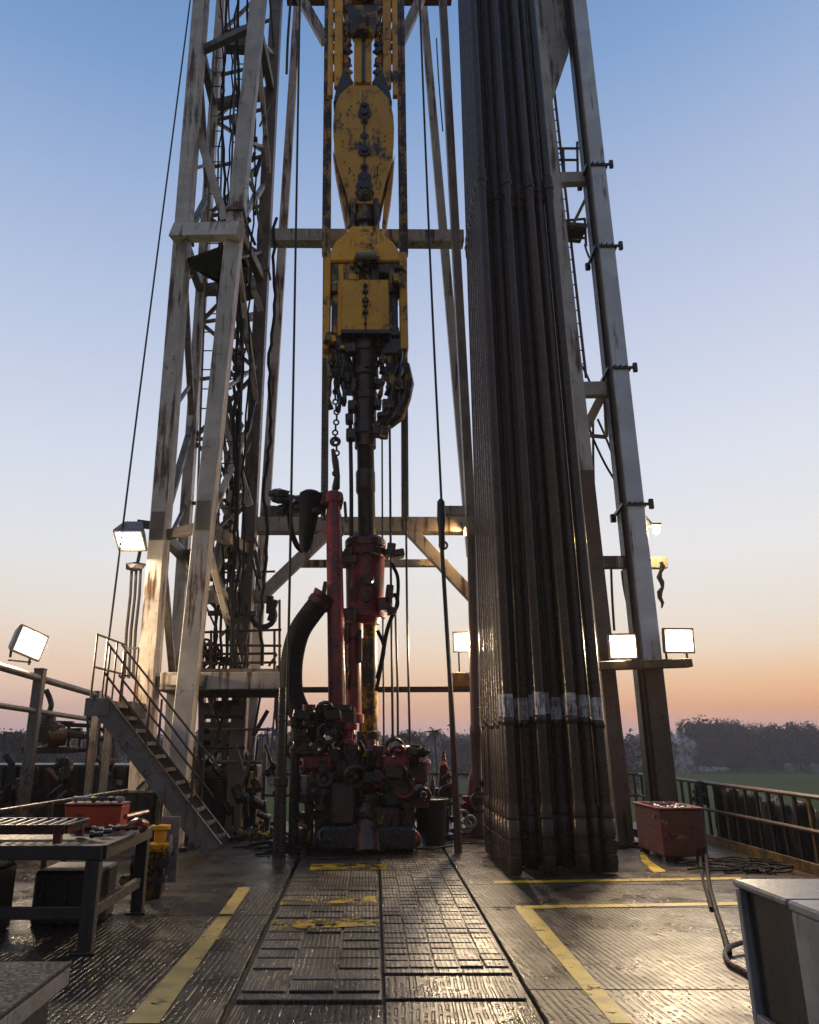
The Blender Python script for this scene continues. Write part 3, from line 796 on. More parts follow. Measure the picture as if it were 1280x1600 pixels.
# top drive
td = thing('top_drive', 'greasy yellow top drive housing between the two guide rails', 'top drive', Wm(570, 520, YC))
sh = [(549, 352), (591, 352), (600, 366), (613, 376), (624, 392), (626, 408), (514, 408), (516, 392), (525, 376), (540, 364)]
obj('bonnet', MB().prism([Wm(*p, 11.72) for p in sh], (0, .6, 0)), MAT['yellow'], td, bevel=.03)
obj('bonnet_cap', MB().prism([Wm(*p, 11.6) for p in ((553, 386), (560, 379), (584, 379), (590, 386), (590, 402), (553, 402))], (0, .12, 0)), MAT['yellow'], td, bevel=.02)
obj('bonnet_pin', MB().cyl(Wm(556, 400, 11.55), Wm(588, 400, 11.55), .07, n=12), MAT['housing'], td, smooth=True)
obj('gear_case', MB().box((Wm(570, 430, 12).x, 12.05, (Wm(570, 406, 11.7).z + Wm(570, 452, 11.7).z) / 2), (1.30, .55, Wm(570, 406, 11.7).z - Wm(570, 452, 11.7).z)), MAT['yellow_dirty'], td, bevel=.03)
pz = lambda py, Y: Wm(570, py, Y).z
def pbox(name, x0, x1, y0, y1, Yn, dep, mat, parent, bev=.015):
    """box whose front face (at depth Yn) covers these photo points"""
    a, b_ = Wm(x0, (y0 + y1) / 2, Yn), Wm(x1, (y0 + y1) / 2, Yn)
    za, zb = Wm(x0, y0, Yn).z, Wm(x0, y1, Yn).z
    return obj(name, MB().box(((a.x + b_.x) / 2, Yn + dep / 2, (za + zb) / 2), (b_.x - a.x, dep, za - zb)), MAT[mat], parent, bevel=bev)
pbox('motor_cover', 534, 608, 436, 516, 11.62, .5, 'yellow', td, .02)
pbox('cover_lip', 533, 610, 514, 521, 11.60, .5, 'grease', td)
for py, r in ((447, .045), (456, .06), (470, .07), (478, .05), (488, .06), (506, .03)):
    p = Wm(571, py, 11.62); obj('bolt', MB().cyl(p, p + Vector((0, -.06, 0)), r, r * .7, 8), MAT['grease'], td, smooth=True)
obj('seam', MB().cyl(Wm(571.5, 444, 11.61), Wm(571.5, 514, 11.61), .012, n=5), MAT['grease'], td)
for x0, x1, y0, y1, m_ in ((505, 516, 393, 545, 'yellow'), (518, 530, 412, 560, 'yellow_dirty'), (612, 622, 410, 560, 'yellow_dirty'), (625, 637, 393, 545, 'yellow'), (528, 537, 412, 524, 'yellow'), (605, 613, 412, 530, 'yellow_dirty')):
    pbox('side_column', x0, x1, y0, y1, 11.75 if m_ == 'yellow' else 11.85, .35, m_, td)
q = random.Random(9)
for k in range(34):
    px, py = q.uniform(514, 632), q.uniform(408, 440) if k < 16 else q.uniform(520, 575)
    p = Wm(px, py, q.uniform(11.66, 11.95))
    if k % 3 == 0: obj('fitting', MB().cyl(p, p + Vector((q.uniform(-.15, .15), -.05, -q.uniform(.08, .25))), q.uniform(.04, .08), n=9), MAT[q.choice(('grease', 'yellow_dirty'))], td, smooth=True)
    else: obj('fitting', MB().box(p, (q.uniform(.07, .2), .2, q.uniform(.06, .22)), Matrix.Rotation(q.uniform(-.3, .3), 3, 'Y')), MAT[q.choice(('grease', 'yellow_dirty', 'yellow'))], td, bevel=.01)
pbox('skirt', 516, 548, 517, 548, 11.8, .4, 'grease', td)
pbox('skirt', 592, 634, 517, 552, 11.8, .4, 'grease', td)
pbox('skirt_tail', 516, 540, 548, 584, 11.85, .2, 'grease', td)
pbox('skirt_tail', 612, 634, 548, 590, 11.85, .2, 'grease', td)
obj('quill', MB().lathe(Wm(570, 515, YC), Wm(571, 700, YC), ((0, .34), (.12, .34), (.13, .28), (.22, .27), (.23, .24), (.35, .24), (.36, .25), (.42, .25), (.43, .215), (.55, .21), (.56, .23), (.62, .23), (.63, .205), (.8, .20), (.81, .215), (.9, .215), (.91, .19), (1, .19)), 20), MAT['joint'], td, smooth=True)
# ragged hoses and chains hanging under the skirt
for k in range(14):
    x0 = q.choice((q.uniform(515, 545), q.uniform(596, 636))); y0 = q.uniform(545, 575); L_ = q.uniform(40, 130) if k % 3 else q.uniform(20, 60)
    pts = [Wm(x0 + q.uniform(-3, 3) + (4 if x0 < 560 else -8) * t * q.uniform(0, 1), y0 + L_ * t, 11.8 + q.uniform(-.06, .06)) for t in (0, .2, .4, .6, .8, 1)]
    obj('hanging_hose', MB().tube(curve0(pts), [.03 + .02 * ((i * 7 + k) % 3) / 2 for i in range(len(curve0(pts)))], 6), MAT['grease' if k % 4 else 'yellow_dirty'], td, smooth=True)
# pipe handler arms around the quill
for sx, pts in ((1, ((610, 560), (616, 590), (614, 625), (606, 650), (592, 668), (583, 672))), (-1, ((540, 560), (545, 590), (548, 615))), (1, ((632, 570), (636, 600), (634, 622), (622, 650), (606, 664)))):
    obj('handler_arm', MB().tube([Wm(a, b_, 11.9) for a, b_ in pts], [.10 + .03 * (i % 2) for i in range(len(pts))], 8), MAT['yellow_dirty' if sx > 0 else 'grease'], td, smooth=True)
for (px, py, w_, h_) in ((549, 636, .12, .2), (546, 655, .14, .16), (548, 680, .16, .2), (552, 604, .1, .3), (592, 600, .12, .14), (590, 632, .14, .16), (596, 650, .15, .1), (588, 676, .16, .14), (600, 676, .16, .2), (624, 604, .14, .22), (606, 634, .2, .2)):
    obj('clamp', MB().box(Wm(px, py, 11.85), (w_, .2, h_), Matrix.Rotation(q.uniform(-.2, .2), 3, 'Y')), MAT['grease' if px < 598 else 'yellow_dirty'], td, bevel=.02)

# drill pipe in the well centre
kel = thing('drill_string', 'dark greasy drill pipe hanging down the well centre into the red machine', 'drill pipe', Wm(573, 1180, YC))
obj('pipe_body', MB().lathe(Wm(571, 690, YC), Wm(574, 870, YC), ((0, .165), (.05, .165), (.06, .15), (1, .15)), 20), MAT['pipe'], kel, smooth=True)
obj('tool_joint', MB().lathe(Wm(571, 735, YC), Wm(571.5, 772, YC), ((0, .15), (.1, .17), (.9, .17), (1, .15)), 20), MAT['joint'], kel, smooth=True)
obj('lower_body', MB().lathe(Wm(575, 960, YC), Wm(576, 1175, YC), ((0, .15), (.85, .15), (.86, .19), (1, .19)), 20), MAT['yellow_dirty'], kel, smooth=True)  # yellowish light on the lower pipe is put in as yellow colour

# chain hanging beside the top drive
ch = MB()
for k in range(24):
    p = Wm(525 + 1.2 * math.sin(k * .9), 580 + k * 8, 11.7)
    ch.torus(p, (1, 0, 0) if k % 2 else (0, 1, 0), .045, .017, 10, 5)
tag(obj('hoist_chain', ch, MAT['grease'], smooth=True), 'dark link chain hanging left of the drill pipe above the red column', 'chain')
mb = MB().tube([Wm(*p, 11.7) for p in ((520, 702), (524, 720), (527, 744), (525, 762), (521, 770))], [.03, .06, .05, .07, .03], 8).torus(Wm(524, 690, 11.7), (0, 1, 0), .07, .03, 12, 6)
tag(obj('chain_hook', mb, MAT['red_dark'], smooth=True), 'dark red hook at the lower end of the hanging chain', 'hook')

# ------------------------------------------------------------------ red pipe-handling machine
YR = 11.5
rr_ = thing('iron_roughneck', 'red greasy iron roughneck machine standing around the drill pipe', 'iron roughneck', Wm(560, 1300, YR))
obj('lift_cylinder', MB().lathe(Wm(521, 768, 11.2), Wm(528, 1145, 11.2), ((0, .08), (.01, .15), (.05, .15), (.055, .11), (.1, .11), (.11, .125), (.98, .135), (1, .13)), 20), MAT['red'], rr_, smooth=True)
obj('cylinder_head', MB().box(Wm(519, 782, 11.25), (.34, .26, .22), Matrix.Rotation(.15, 3, 'Y')).cyl(Wm(504, 778, 11.2), Wm(536, 784, 11.2), .09, n=12), MAT['red_dark'], rr_, bevel=.02)
obj('spinner_housing', MB().lathe(Wm(571, 846, 11.75), Wm(570, 975, 11.75), ((0, .22), (.02, .30), (.10, .32), (.12, .36), (.20, .36), (.21, .325), (.86, .30), (.87, .33), (.93, .33), (.94, .27), (1, .24)), 24), MAT['red'], rr_, smooth=True)
obj('top_ring', MB().lathe(Wm(571, 842, 11.75), Wm(571, 856, 11.75), ((0, .30), (.3, .34), (1, .34)), 20), MAT['red_dark'], rr_, smooth=True)
mb = MB()
for k in range(14):
    a = k / 14 * 6.283; c_ = Wm(571, 868, 11.75) + Vector((math.cos(a) * .365, math.sin(a) * .365, 0)); mb.cyl(c_ + Vector((0, 0, -.06)), c_ + Vector((0, 0, .07)), .022, n=6)
obj('flange_bolts', mb, MAT['grease'], rr_, kind='stuff')
for (px, py, s_) in ((575, 905, .11), (572, 935, .08), (574, 920, .05)):
    p = Wm(px, py, 11.46); obj('port', MB().cyl(p, p + Vector((0, -.07, 0)), s_, s_ * .8, 10), MAT['red_dark'], rr_, smooth=True)
pbox('spinner_bracket', 532, 556, 866, 880, 11.3, .4, 'red_dark', rr_)
pbox('spinner_bracket', 532, 556, 950, 968, 11.3, .4, 'red_dark', rr_)
obj('torque_column', MB().lathe(Wm(551, 975, 11.6), Wm(552, 1130, 11.6), ((0, .17), (.15, .17), (.17, .13), (.9, .13), (.92, .17), (1, .17)), 16), MAT['red'], rr_, smooth=True)
pbox('lower_case', 501, 556, 1104, 1138, 11.1, .5, 'red_dark', rr_, .03)
pbox('case_lip', 499, 542, 1101, 1108, 11.05, .5, 'grease', rr_)
for k, (px, py, w_, h_) in enumerate(((508, 795, .06, .3), (540, 800, .05, .3), (534, 830, .06, .12), (508, 920, .07, .2), (505, 940, .09, .14), (600, 945, .2, .2), (608, 930, .12, .3), (612, 955, .16, .1), (611, 860, .14, .2), (622, 866, .2, .12), (540, 990, .1, .3), (563, 1010, .06, .5), (541, 1060, .07, .3))):
    obj('bracket', MB().box(Wm(px, py, 11.5), (w_, .25, h_), Matrix.Rotation(q.uniform(-.2, .2), 3, 'Y')), MAT['red_dark' if k % 2 else 'grease'], rr_, bevel=.015)
def curve(pts, n=20):
    """smooth curve through points"""
    P_ = [Vector(p) for p in pts]; P_ = [P_[0] * 2 - P_[1]] + P_ + [P_[-1] * 2 - P_[-2]]
    out_ = []
    for i in range(1, len(P_) - 2):
        for k in range(n):
            t = k / n; a, b_, c_, d_ = P_[i - 1:i + 3]
            out_.append(.5 * ((2 * b_) + (c_ - a) * t + (2 * a - 5 * b_ + 4 * c_ - d_) * t * t + (3 * b_ - a - 3 * c_ + d_) * t ** 3))
    out_.append(P_[-2]); return out_
def ribbed(pts, r, seg=8):
    c_ = curve(pts, 16); return c_, [r * (1.0 + .045 * (i % 2)) for i in range(len(c_))]
c_, r_ = ribbed([Wm(*p, 11.15) for p in ((506, 934), (488, 956), (469, 984), (459, 1016), (455, 1050), (457, 1084), (468, 1112), (486, 1134), (505, 1150))], .165)
obj('suction_hose', MB().tube(c_, r_, 16), MAT['rubber'], rr_, smooth=True)
obj('hose_clamp', MB().lathe(Wm(496, 946, 11.15), Wm(508, 930, 11.15), ((0, .19), (.5, .19), (.55, .17), (1, .2)), 14), MAT['red_dark'], rr_, smooth=True)
for pts, rad in ((((606, 935), (618, 930), (621, 945), (612, 965), (604, 990), (597, 1030), (590, 1060)), .035), (((612, 880), (622, 905), (619, 950), (606, 960)), .03), (((590, 985), (600, 1010), (596, 1040), (588, 1080)), .03), (((545, 975), (540, 1010), (547, 1050), (543, 1090)), .025)):
    obj('hydraulic_hose', MB().tube(curve([Wm(*p, 11.6) for p in pts], 10), rad, 7), MAT['rubber'], rr_, smooth=True)
# boot hanging top left of the red column
boot = thing('hose_boot', 'black rubber hose boot hanging left of the red column top', 'hose', Wm(478, 860, 11.3))
obj('boot', MB().lathe(Wm(487, 768, 11.3), Wm(476, 862, 11.3), ((0, .12), (.05, .19), (.25, .20), (.35, .16), (.7, .135), (.95, .085), (1, .05)), 16), MAT['rubber'], boot, smooth=True)
mb = MB()
q = random.Random(31)
for k in range(22):
    c_ = Wm(q.uniform(428, 505), q.uniform(768, 800), 11.4 + q.uniform(-.2, .2)); mb.blob(c_, q.uniform(.05, .13), k, 1, .6, (1.3, 1, .8))
mb.beam(Wm(424, 798, 11.5), Wm(470, 796, 11.5), .09, .12).cyl(Wm(470, 780, 11.4), Wm(520, 778, 11.3), .06, n=8)
obj('swivel_joint', mb, MAT['grease'], boot)
obj('return_hose', MB().tube(curve([Wm(*p, 11.6) for p in ((452, 800), (456, 830), (464, 852), (474, 862))], 8), .045, 8), MAT['rubber'], boot, smooth=True)

# rotary table and its stack of greasy gear under the red machine
rt = thing('rotary_table', 'dark red grease-caked rotary table assembly at the well centre', 'rotary table', Wm(570, 1325, 11.8) * 1)
def drum(name, px, y0, y1, Yc, r, mat, parent, prof=None, n=22):
    return obj(name, MB().lathe(Wm(px, y1, Yc), Wm(px, y0, Yc), prof or ((0, r), (1, r)), n), MAT[mat], parent, smooth=True)
Yt = 11.9
drum('base_ring', 572, 1292, 1336, Yt, 1.1, 'grease', rt, ((0, 1.15), (.3, 1.1), (.35, .95), (.8, .9), (1, .8)), 36)
drum('bowl', 570, 1232, 1296, Yt, .8, 'grease', rt, ((0, .8), (.2, .72), (.3, .8), (.45, .82), (.5, .66), (.8, .68), (.82, .75), (1, .72)), 32)
drum('upper_flange', 568, 1170, 1236, Yt, .8, 'red', rt, ((0, .70), (.15, .72), (.2, .84), (.36, .84), (.38, .76), (.62, .76), (.64, .88), (.86, .86), (.88, .78), (1, .74)), 32)
for k in range(20):
    a = k / 20 * 6.283; c_ = Wm(568, 1186, Yt) + Vector((math.cos(a) * .83, math.sin(a) * .83, 0))
    obj('flange_stud', MB().cyl(c_ + Vector((0, 0, -.12)), c_ + Vector((0, 0, .10)), .03, n=6), MAT['grease' if k % 3 else 'yellow_dirty'], rt)
q = random.Random(17)
names = ('valve', 'jaw', 'fitting', 'clamp', 'hydraulic_block')
for k in range(104):
    px = q.uniform(462, 664); py = q.uniform(1166, 1318)
    if k < 20: px, py = q.uniform(452, 545), q.uniform(1128, 1185)
    if k >= 84: px, py = q.uniform(462, 556), q.uniform(1106, 1176)
    Yk = 11.0 + q.uniform(-.15, .35)
    p = Wm(px, py, Yk)
    mt = MAT[q.choice(('grease', 'red', 'red_dark', 'grease', 'black', 'mud', 'red_dark', 'grease', 'mud', 'yellow_dirty'))]
    nm = names[k % 5]
    t_ = k % 4
    if t_ == 0:
        r0_ = q.uniform(.04, .09); m_ = MB().lathe(p + Vector((0, .1, 0)), p + Vector((q.uniform(-.2, .2), -.12, q.uniform(-.2, .1))), ((0, r0_), (.4, r0_), (.42, r0_ * 1.35), (.6, r0_ * 1.35), (.62, r0_ * .6), (.9, r0_ * .6), (1, r0_ * .35)), 10)
    elif t_ == 1: m_ = MB().lathe(p + Vector((0, 0, -.14)), p + Vector((q.uniform(-.05, .05), 0, .14)), ((0, .09), (.2, .09), (.22, .05), (.7, .05), (.72, .10), (1, .10)), 12)
    elif t_ == 2: m_ = MB().box(p, (q.uniform(.1, .3), .2, q.uniform(.06, .22)), Matrix.Rotation(q.uniform(-.25, .25), 3, 'Y'))
    else: m_ = MB().torus(p, (q.uniform(-.6, .6), -1, q.uniform(-.6, .6)), q.uniform(.08, .15), .03, 14, 6).cyl(p, p + Vector((0, .2, 0)), .04, n=7)
    obj(nm, m_, mt, rt, bevel=.012 if t_ == 2 else 0, smooth=t_ != 2)
for px, py, w_ in ((602, 1170, .20), (625, 1168, .3), (647, 1178, .34), (655, 1186, .3)):
    drum('top_cap', px, py, py + 26, 11.5, w_ * .5, 'red', rt, ((0, w_ * .5), (.7, w_ * .5), (.75, w_ * .6), (1, w_ * .55)), 16)
for k in range(12):
    x0 = q.uniform(455, 650); y0 = q.uniform(1140, 1240)
    pts = [Wm(x0 + i * q.uniform(-8, 8) + (i * 3 if x0 < 540 else -i), y0 + i * q.uniform(9, 26), 10.95 + q.uniform(-.1, .2)) for i in range(5)]
    obj('hydraulic_hose', MB().tube(curve(pts, 6), q.uniform(.018, .035), 6), MAT['rubber'], rt, smooth=True)
obj('spool_pipe', MB().lathe(Wm(576, 1332, 10.9), Wm(576, 1160, 11.4), ((0, .20), (.3, .19), (.31, .22), (.36, .22), (.37, .16), (.6, .16), (.61, .2), (.66, .2), (.67, .16), (1, .15)), 18), MAT['red_dark'], rt, smooth=True)
for (x0, x1, y0, y1, Yk, m_) in ((472, 520, 1178, 1204, 10.95, 'red'), (522, 560, 1186, 1216, 10.9, 'red_dark'), (596, 640, 1182, 1206, 10.95, 'red'), (640, 668, 1186, 1226, 11.2, 'red_dark'), (478, 512, 1212, 1250, 11.0, 'mud'), (598, 650, 1214, 1262, 11.0, 'grease'), (516, 556, 1224, 1290, 10.9, 'mud'), (500, 650, 1292, 1330, 10.85, 'grease'), (590, 628, 1262, 1296, 10.9, 'red_dark')):
    pbox('jaw_block', x0, x1, y0, y1, Yk, .5, m_, rt, .04)
for px, ya, yb in ((484, 1238, 1330), (500, 1240, 1316), (640, 1230, 1322), (620, 1240, 1330), (462, 1180, 1322)):
    obj('support_leg', MB().beam(Wm(px, ya, 11.2), Vector((Wm(px, ya, 11.2).x, 11.2, .0)), .13, .13), MAT['grease'], rt, bevel=.01)
pbox('gauge_box', 462, 480, 1212, 1244, 11.0, .2, 'housing', rt)

# ------------------------------------------------------------------ standing drill pipes
PB = [(806, 1371, 9.15), (832, 1360, 9.5), (860, 1369, 9.17), (887, 1360, 9.5), (913, 1367, 9.20), (936, 1364, 9.3), (957, 1366, 9.24)]
PT = [(738, -10), (757, -10), (772, -10), (788, -10), (802, -10), (815, -10), (829, -10)]
def make_stand(name, L):
    root = bpy.data.objects.new(name, None); COL.objects.link(root); root.empty_display_size = .1
    r = .068
    prof = lambda: ((0, r), (1, r))
    b_ = obj('pipe_body', MB().lathe((0, 0, .8), (0, 0, L), ((0, r), (1, r)), 18), MAT['pipe'], None, smooth=True); b_.parent = root
    j = obj('pin_joint', MB().lathe((0, 0, .02), (0, 0, .8), ((0, .060), (.05, .078), (.12, .080), (.13, .085), (.24, .085), (.25, .078), (.27, .078), (.28, .085), (.44, .085), (.45, .075), (.49, .075), (.50, .083), (.72, .083), (.73, .077), (.76, .077), (.77, .083), (.88, .080), (.95, r), (1, r)), 18), MAT['joint'], None, smooth=True); j.parent = root
    w = obj('joint_seam', MB().lathe((0, 0, 9.84), (0, 0, 9.93), ((0, .084), (.3, .098), (.7, .098), (1, .084)), 18), MAT['grease'], None, smooth=True); w.parent = root
    j = obj('tool_joint', MB().lathe((0, 0, 9.65), (0, 0, 10.15), ((0, r), (.12, .082), (.48, .083), (.5, .076), (.52, .083), (.88, .082), (1, r)), 18), MAT['joint'], None, smooth=True); j.parent = root
    w = obj('painted_band', MB().lathe((0, 0, 1.76), (0, 0, 2.03), ((0, r + .003), (1, r + .003)), 18), MAT['band'], None, smooth=True); w.parent = root
    w = obj('collar_ring', MB().lathe((0, 0, 1.66), (0, 0, 1.76), ((0, r), (.2, r + .012), (.8, r + .012), (1, r)), 18), MAT['joint'], None, smooth=True); w.parent = root
    return root
proto = make_stand('pipe_stand', 21.0)
proto_full = copy_tree(proto)
used = [False]
ordw = ('first', 'second', 'third', 'fourth', 'fifth', 'sixth', 'seventh', 'eighth', 'ninth', 'tenth', 'eleventh', 'twelfth', 'thirteenth')
def place_stand(base, top, label, roll):
    bz = rnd.uniform(-.05, .05); band = 1 if ('front row' in label or 'directly' in label) else 0
    o = proto if not used[0] else copy_tree(proto_full)
    used[0] = True
    o.location = base
    o.rotation_mode = 'QUATERNION'
    o.rotation_quaternion = (top - base).to_track_quat('Z', 'Y') @ Quaternion((0, 0, 1), roll)
    for c_ in list(o.children):
        if c_.name.startswith('painted_band') or c_.name.startswith('collar_ring'): c_.location.z = bz
        if band < .5 and c_.name.startswith('painted_band'): bpy.data.objects.remove(c_)
    o['label'] = label; o['category'] = 'drill pipe'; o['group'] = 'drill pipes standing racked on the rig floor'
q = random.Random(8)
base0, axis0 = None, None
for i, ((bx, by, bY), (tx, ty)) in enumerate(zip(PB, PT)):
    g = G(bx, by); base = Vector((g.x, g.y, q.uniform(0, .012)))
    top = W(tx, ty, g.y + .45)
    if i == 0: base0, axis0 = base, (top - base).normalized()
    place_stand(base, top, f'drill pipe standing {ordw[i]} from left in the front row of the rack', q.uniform(0, 6))
ax1 = (W(829, -10, 9.7) - G(956, 1366)).normalized()
for k in range(1, 9):          # the flank of the rack, running back from the front left pipe
    base = Vector((base0.x + q.uniform(-.008, .008), base0.y + .205 * k, 0))
    place_stand(base, base + (axis0 + Vector((.0006 * k, 0, 0))) * 20, f'drill pipe on the left flank of the rack, {ordw[k]} behind the front left one' if k > 1 else 'drill pipe on the left flank directly behind the front left one', q.uniform(0, 6))
axes = [(W(tx, ty, G(bx, by).y + .45) - G(bx, by)).normalized() for (bx, by, _), (tx, ty) in zip(PB, PT)]
for i in range(1, 7):           # second row, seen through the gaps of the front row
    g = G(*PB[i][:2]); h_ = G(*PB[i - 1][:2]); yn = max(g.y, h_.y) + .20; base = Vector(((g.x + h_.x) / 2 * (yn * .955 - .44) / ((g.y + h_.y) / 2 * .955 - .44), yn, 0))
    place_stand(base, base + (axes[i] + axes[i - 1]).normalized() * 20, f'half hidden drill pipe behind the gap left of the {ordw[i]} front row pipe', q.uniform(0, 6))
for i in range(1, 7):
    g = G(*PB[i][:2]); base = Vector((g.x * (9.95 * .955 - .44) / (g.y * .955 - .44) - .02, 9.95, 0))
    place_stand(base, base + axes[i] * 20, f'mostly hidden drill pipe two rows behind the {ordw[i]} front row pipe', q.uniform(0, 6))
for i in range(1, 7):
    g = G(*PB[i][:2]); h_ = G(*PB[i - 1][:2])
    base = Vector(((g.x + h_.x) / 2 * (10.2 * .955 - .44) / ((g.y + h_.y) / 2 * .955 - .44) - .03, 10.2, 0))
    place_stand(base, base + (axes[i] + axes[i - 1]).normalized() * 20, f'drill pipe deep in the rack behind the gap left of the {ordw[i]} front pipe', q.uniform(0, 6))
g = G(956, 1366)
for k in range(1, 4):
    base = Vector((g.x + .01 * k - .03, g.y + .22 * k, 0))
    place_stand(base, base + ax1 * 20, f'drill pipe on the right flank of the rack, {ordw[k - 1]} behind the corner pipe', q.uniform(0, 6))
# thinner brown standpipe just left of the rack
mb = MB().lathe(G(752, 1322) + Vector((.1, 1.0, 0)), W(737, 838, 12.9), ((0, .11), (.1, .11), (.11, .085), (.3, .085), (.31, .1), (.33, .1), (.34, .085), (1, .085)), 14)
tag(obj('standpipe', mb, MAT['rail'], smooth=True), 'brown vertical standpipe rising just left of the racked pipes', 'standpipe')

for c_ in list(proto_full.children): bpy.data.objects.remove(c_)
bpy.data.objects.remove(proto_full)
# ------------------------------------------------------------------ staircase
st = thing('steel_staircase', 'grey steel staircase climbing left to a small railed landing', 'staircase', G(335, 1345))
s0 = G(333, 1344); Ys = s0.y
sT = W(158, 1100, Ys)
sW = .62
off = Vector((0, sW, 0))
s0z = Vector((s0.x, Ys, .10))
obj('stringer', MB().beam(s0z, sT, .27, .035), MAT['stair'], st, bevel=.004)
obj('stringer', MB().beam(s0z + off, sT + off, .27, .035), MAT['stair'], st, bevel=.004)
mb = MB()
for a in (Vector((0, -.02, 0)), off + Vector((0, -.02, 0))):
    n_ = Vector((-(sT - s0z).z, 0, (sT - s0z).x)).normalized() * -.133
    mb.beam(s0z + a + n_, sT + a + n_, .014, .07)
obj('stringer_edge', mb, MAT['rail_yellow'], st)
nst = 11
for k in range(nst):
    t = (k + .45) / nst; p = s0z.lerp(sT, t) + Vector((.0, sW / 2, .07))
    obj('tread', MB().box(p, (.23, sW - .04, .03)).box(p + Vector((.11, 0, .008)), (.014, sW - .04, .05)), MAT['stair'], st, bevel=.003)
# landing and rails
la = Vector((sT.x - .02, Ys + .72, sT.z + .02))
obj('landing', MB().box(la, (.34, 1.4, .05)), MAT['mast_dark'], st)
obj('landing_edge', MB().box((la.x - .02, Ys - .01, la.z - .06), (.34, .05, .24)), MAT['stair'], st, bevel=.005)
obj('landing_edge', MB().box((la.x + .20, Ys + 1.05, la.z - .06), (.04, .8, .22)), MAT['stair'], st, bevel=.005)
for (px, py) in ((150, 1120), (172, 1120)):
    p = W(px, py, Ys + 1.0); obj('landing_post', MB().beam((p.x, p.y, 0), (p.x, p.y, la.z - .02), .09, .09), MAT['stair'], st)
hr = .88
def srail(a, b_, r=.016, mat='rail'): obj('handrail', MB().cyl(a, b_, r, n=7), MAT[mat], st)
lx = la.x - .13
pA, pB2 = Vector((lx, Ys + .0, la.z)), Vector((lx + .02, Ys + 1.25, la.z))
for h in (hr + .05, .48): srail(pA + Vector((0, 0, h)), pB2 + Vector((0, 0, h)))
for t in (0, .33, .66, 1):
    p = pA.lerp(pB2, t); srail(p, p + Vector((0, 0, hr + .05)))
pC = Vector((sT.x + .08, Ys + 1.2, la.z)); 
for h in (hr, .46): srail(pB2 + Vector((0, 0, h)), pC + Vector((0, 0, h)))
srail(pC, pC + Vector((0, 0, hr)))
for o2, z in ((Vector((0, 0, 0)), 0), (off, 0)):
    up_ = Vector((0, 0, hr))
    a, b_ = s0z + o2, sT + o2
    if o2.y == 0:
        srail(a + (b_ - a) * .16 + up_ * .9, b_ + up_ * .95); srail(a + (b_ - a) * .22 + up_ * .45, b_ + up_ * .48)
    else:
        srail(a + (b_ - a) * .05 + up_, b_ + up_); srail(a + (b_ - a) * .1 + up_ * .5, b_ + up_ * .5)
    for t in (.2, .6, .97):
        p = a.lerp(b_, t); srail(p, p + up_ * .95, .018)

# ------------------------------------------------------------------ left walkway rail
xr_ = WX(45, 1050, -5.0)
def lrail(px, py): return WX(px, py, -5.0)
lr = thing('guard_rail', 'brown pipe guard rail with a floodlight on it at the far left', 'guard rail', (-5.0, 11, 0))
a, b_ = lrail(-60, 1024), lrail(168, 1091)
obj('top_rail', MB().cyl(a, b_, .055, n=10), MAT['stair'], lr, smooth=True)
a, b_ = lrail(-60, 1093), lrail(165, 1128)
obj('mid_rail', MB().cyl(a, b_, .04, n=10), MAT['stair'], lr, smooth=True)
for px, py in ((63, 1052), (150, 1086)):
    p = lrail(px, py)
    obj('post', MB().beam((p.x, p.y, 0), (p.x, p.y, p.z + .06), .15, .13).box((p.x, p.y, p.z + .06), (.16, .15, .03)), MAT['stair'], lr, bevel=.01)

# ------------------------------------------------------------------ right guard rail with tarpaulin
XRR = 5.17
def rr2(px, py): return WX(px, py, XRR)
gr = thing('guard_rail', 'rusty red and yellow guard rail along the right edge of the rig floor', 'guard rail', (XRR, 10, 0))
ptop0, ptop1 = rr2(1330, 1252), rr2(985, 1211)
zt = (rr2(1280, 1245).z + rr2(1100, 1224).z) / 2
yA, yB = 6.0, YB - .3
obj('top_rail', MB().cyl((XRR, yA, zt), (XRR, yB, zt), .028, n=9), MAT['rail'], gr, smooth=True)
zm = zt * .56
obj('mid_rail', MB().cyl((XRR, yA, zm), (XRR, yB, zm), .026, n=9), MAT['rail'], gr, smooth=True)
obj('toe_board', MB().box((XRR, (yA + yB) / 2, .065), (.02, yB - yA, .13)), MAT['rail_yellow'], gr, bevel=.004)
k = 0; y = yA + .15
while y < yB:
    obj('post', MB().beam((XRR + .02, y, 0), (XRR + .02, y, zt), .035, .045), MAT['rail_yellow' if k % 7 == 3 else 'black'], gr)
    y += .30; k += 1
br = thing('guard_rail', 'low rail across the back edge of the rig floor behind the rotary table', 'guard rail', (0, YB - .2, 0))
for z in (zt, zm): obj('rail', MB().cyl((-5.4, YB - .2, z), (XRR, YB - .2, z), .026, n=8), MAT['rail_yellow'], br)
for k in range(22): obj('post', MB().beam((-5.4 + k * .5, YB - .2, 0), (-5.4 + k * .5, YB - .2, zt), .04, .04), MAT['rail'], br)
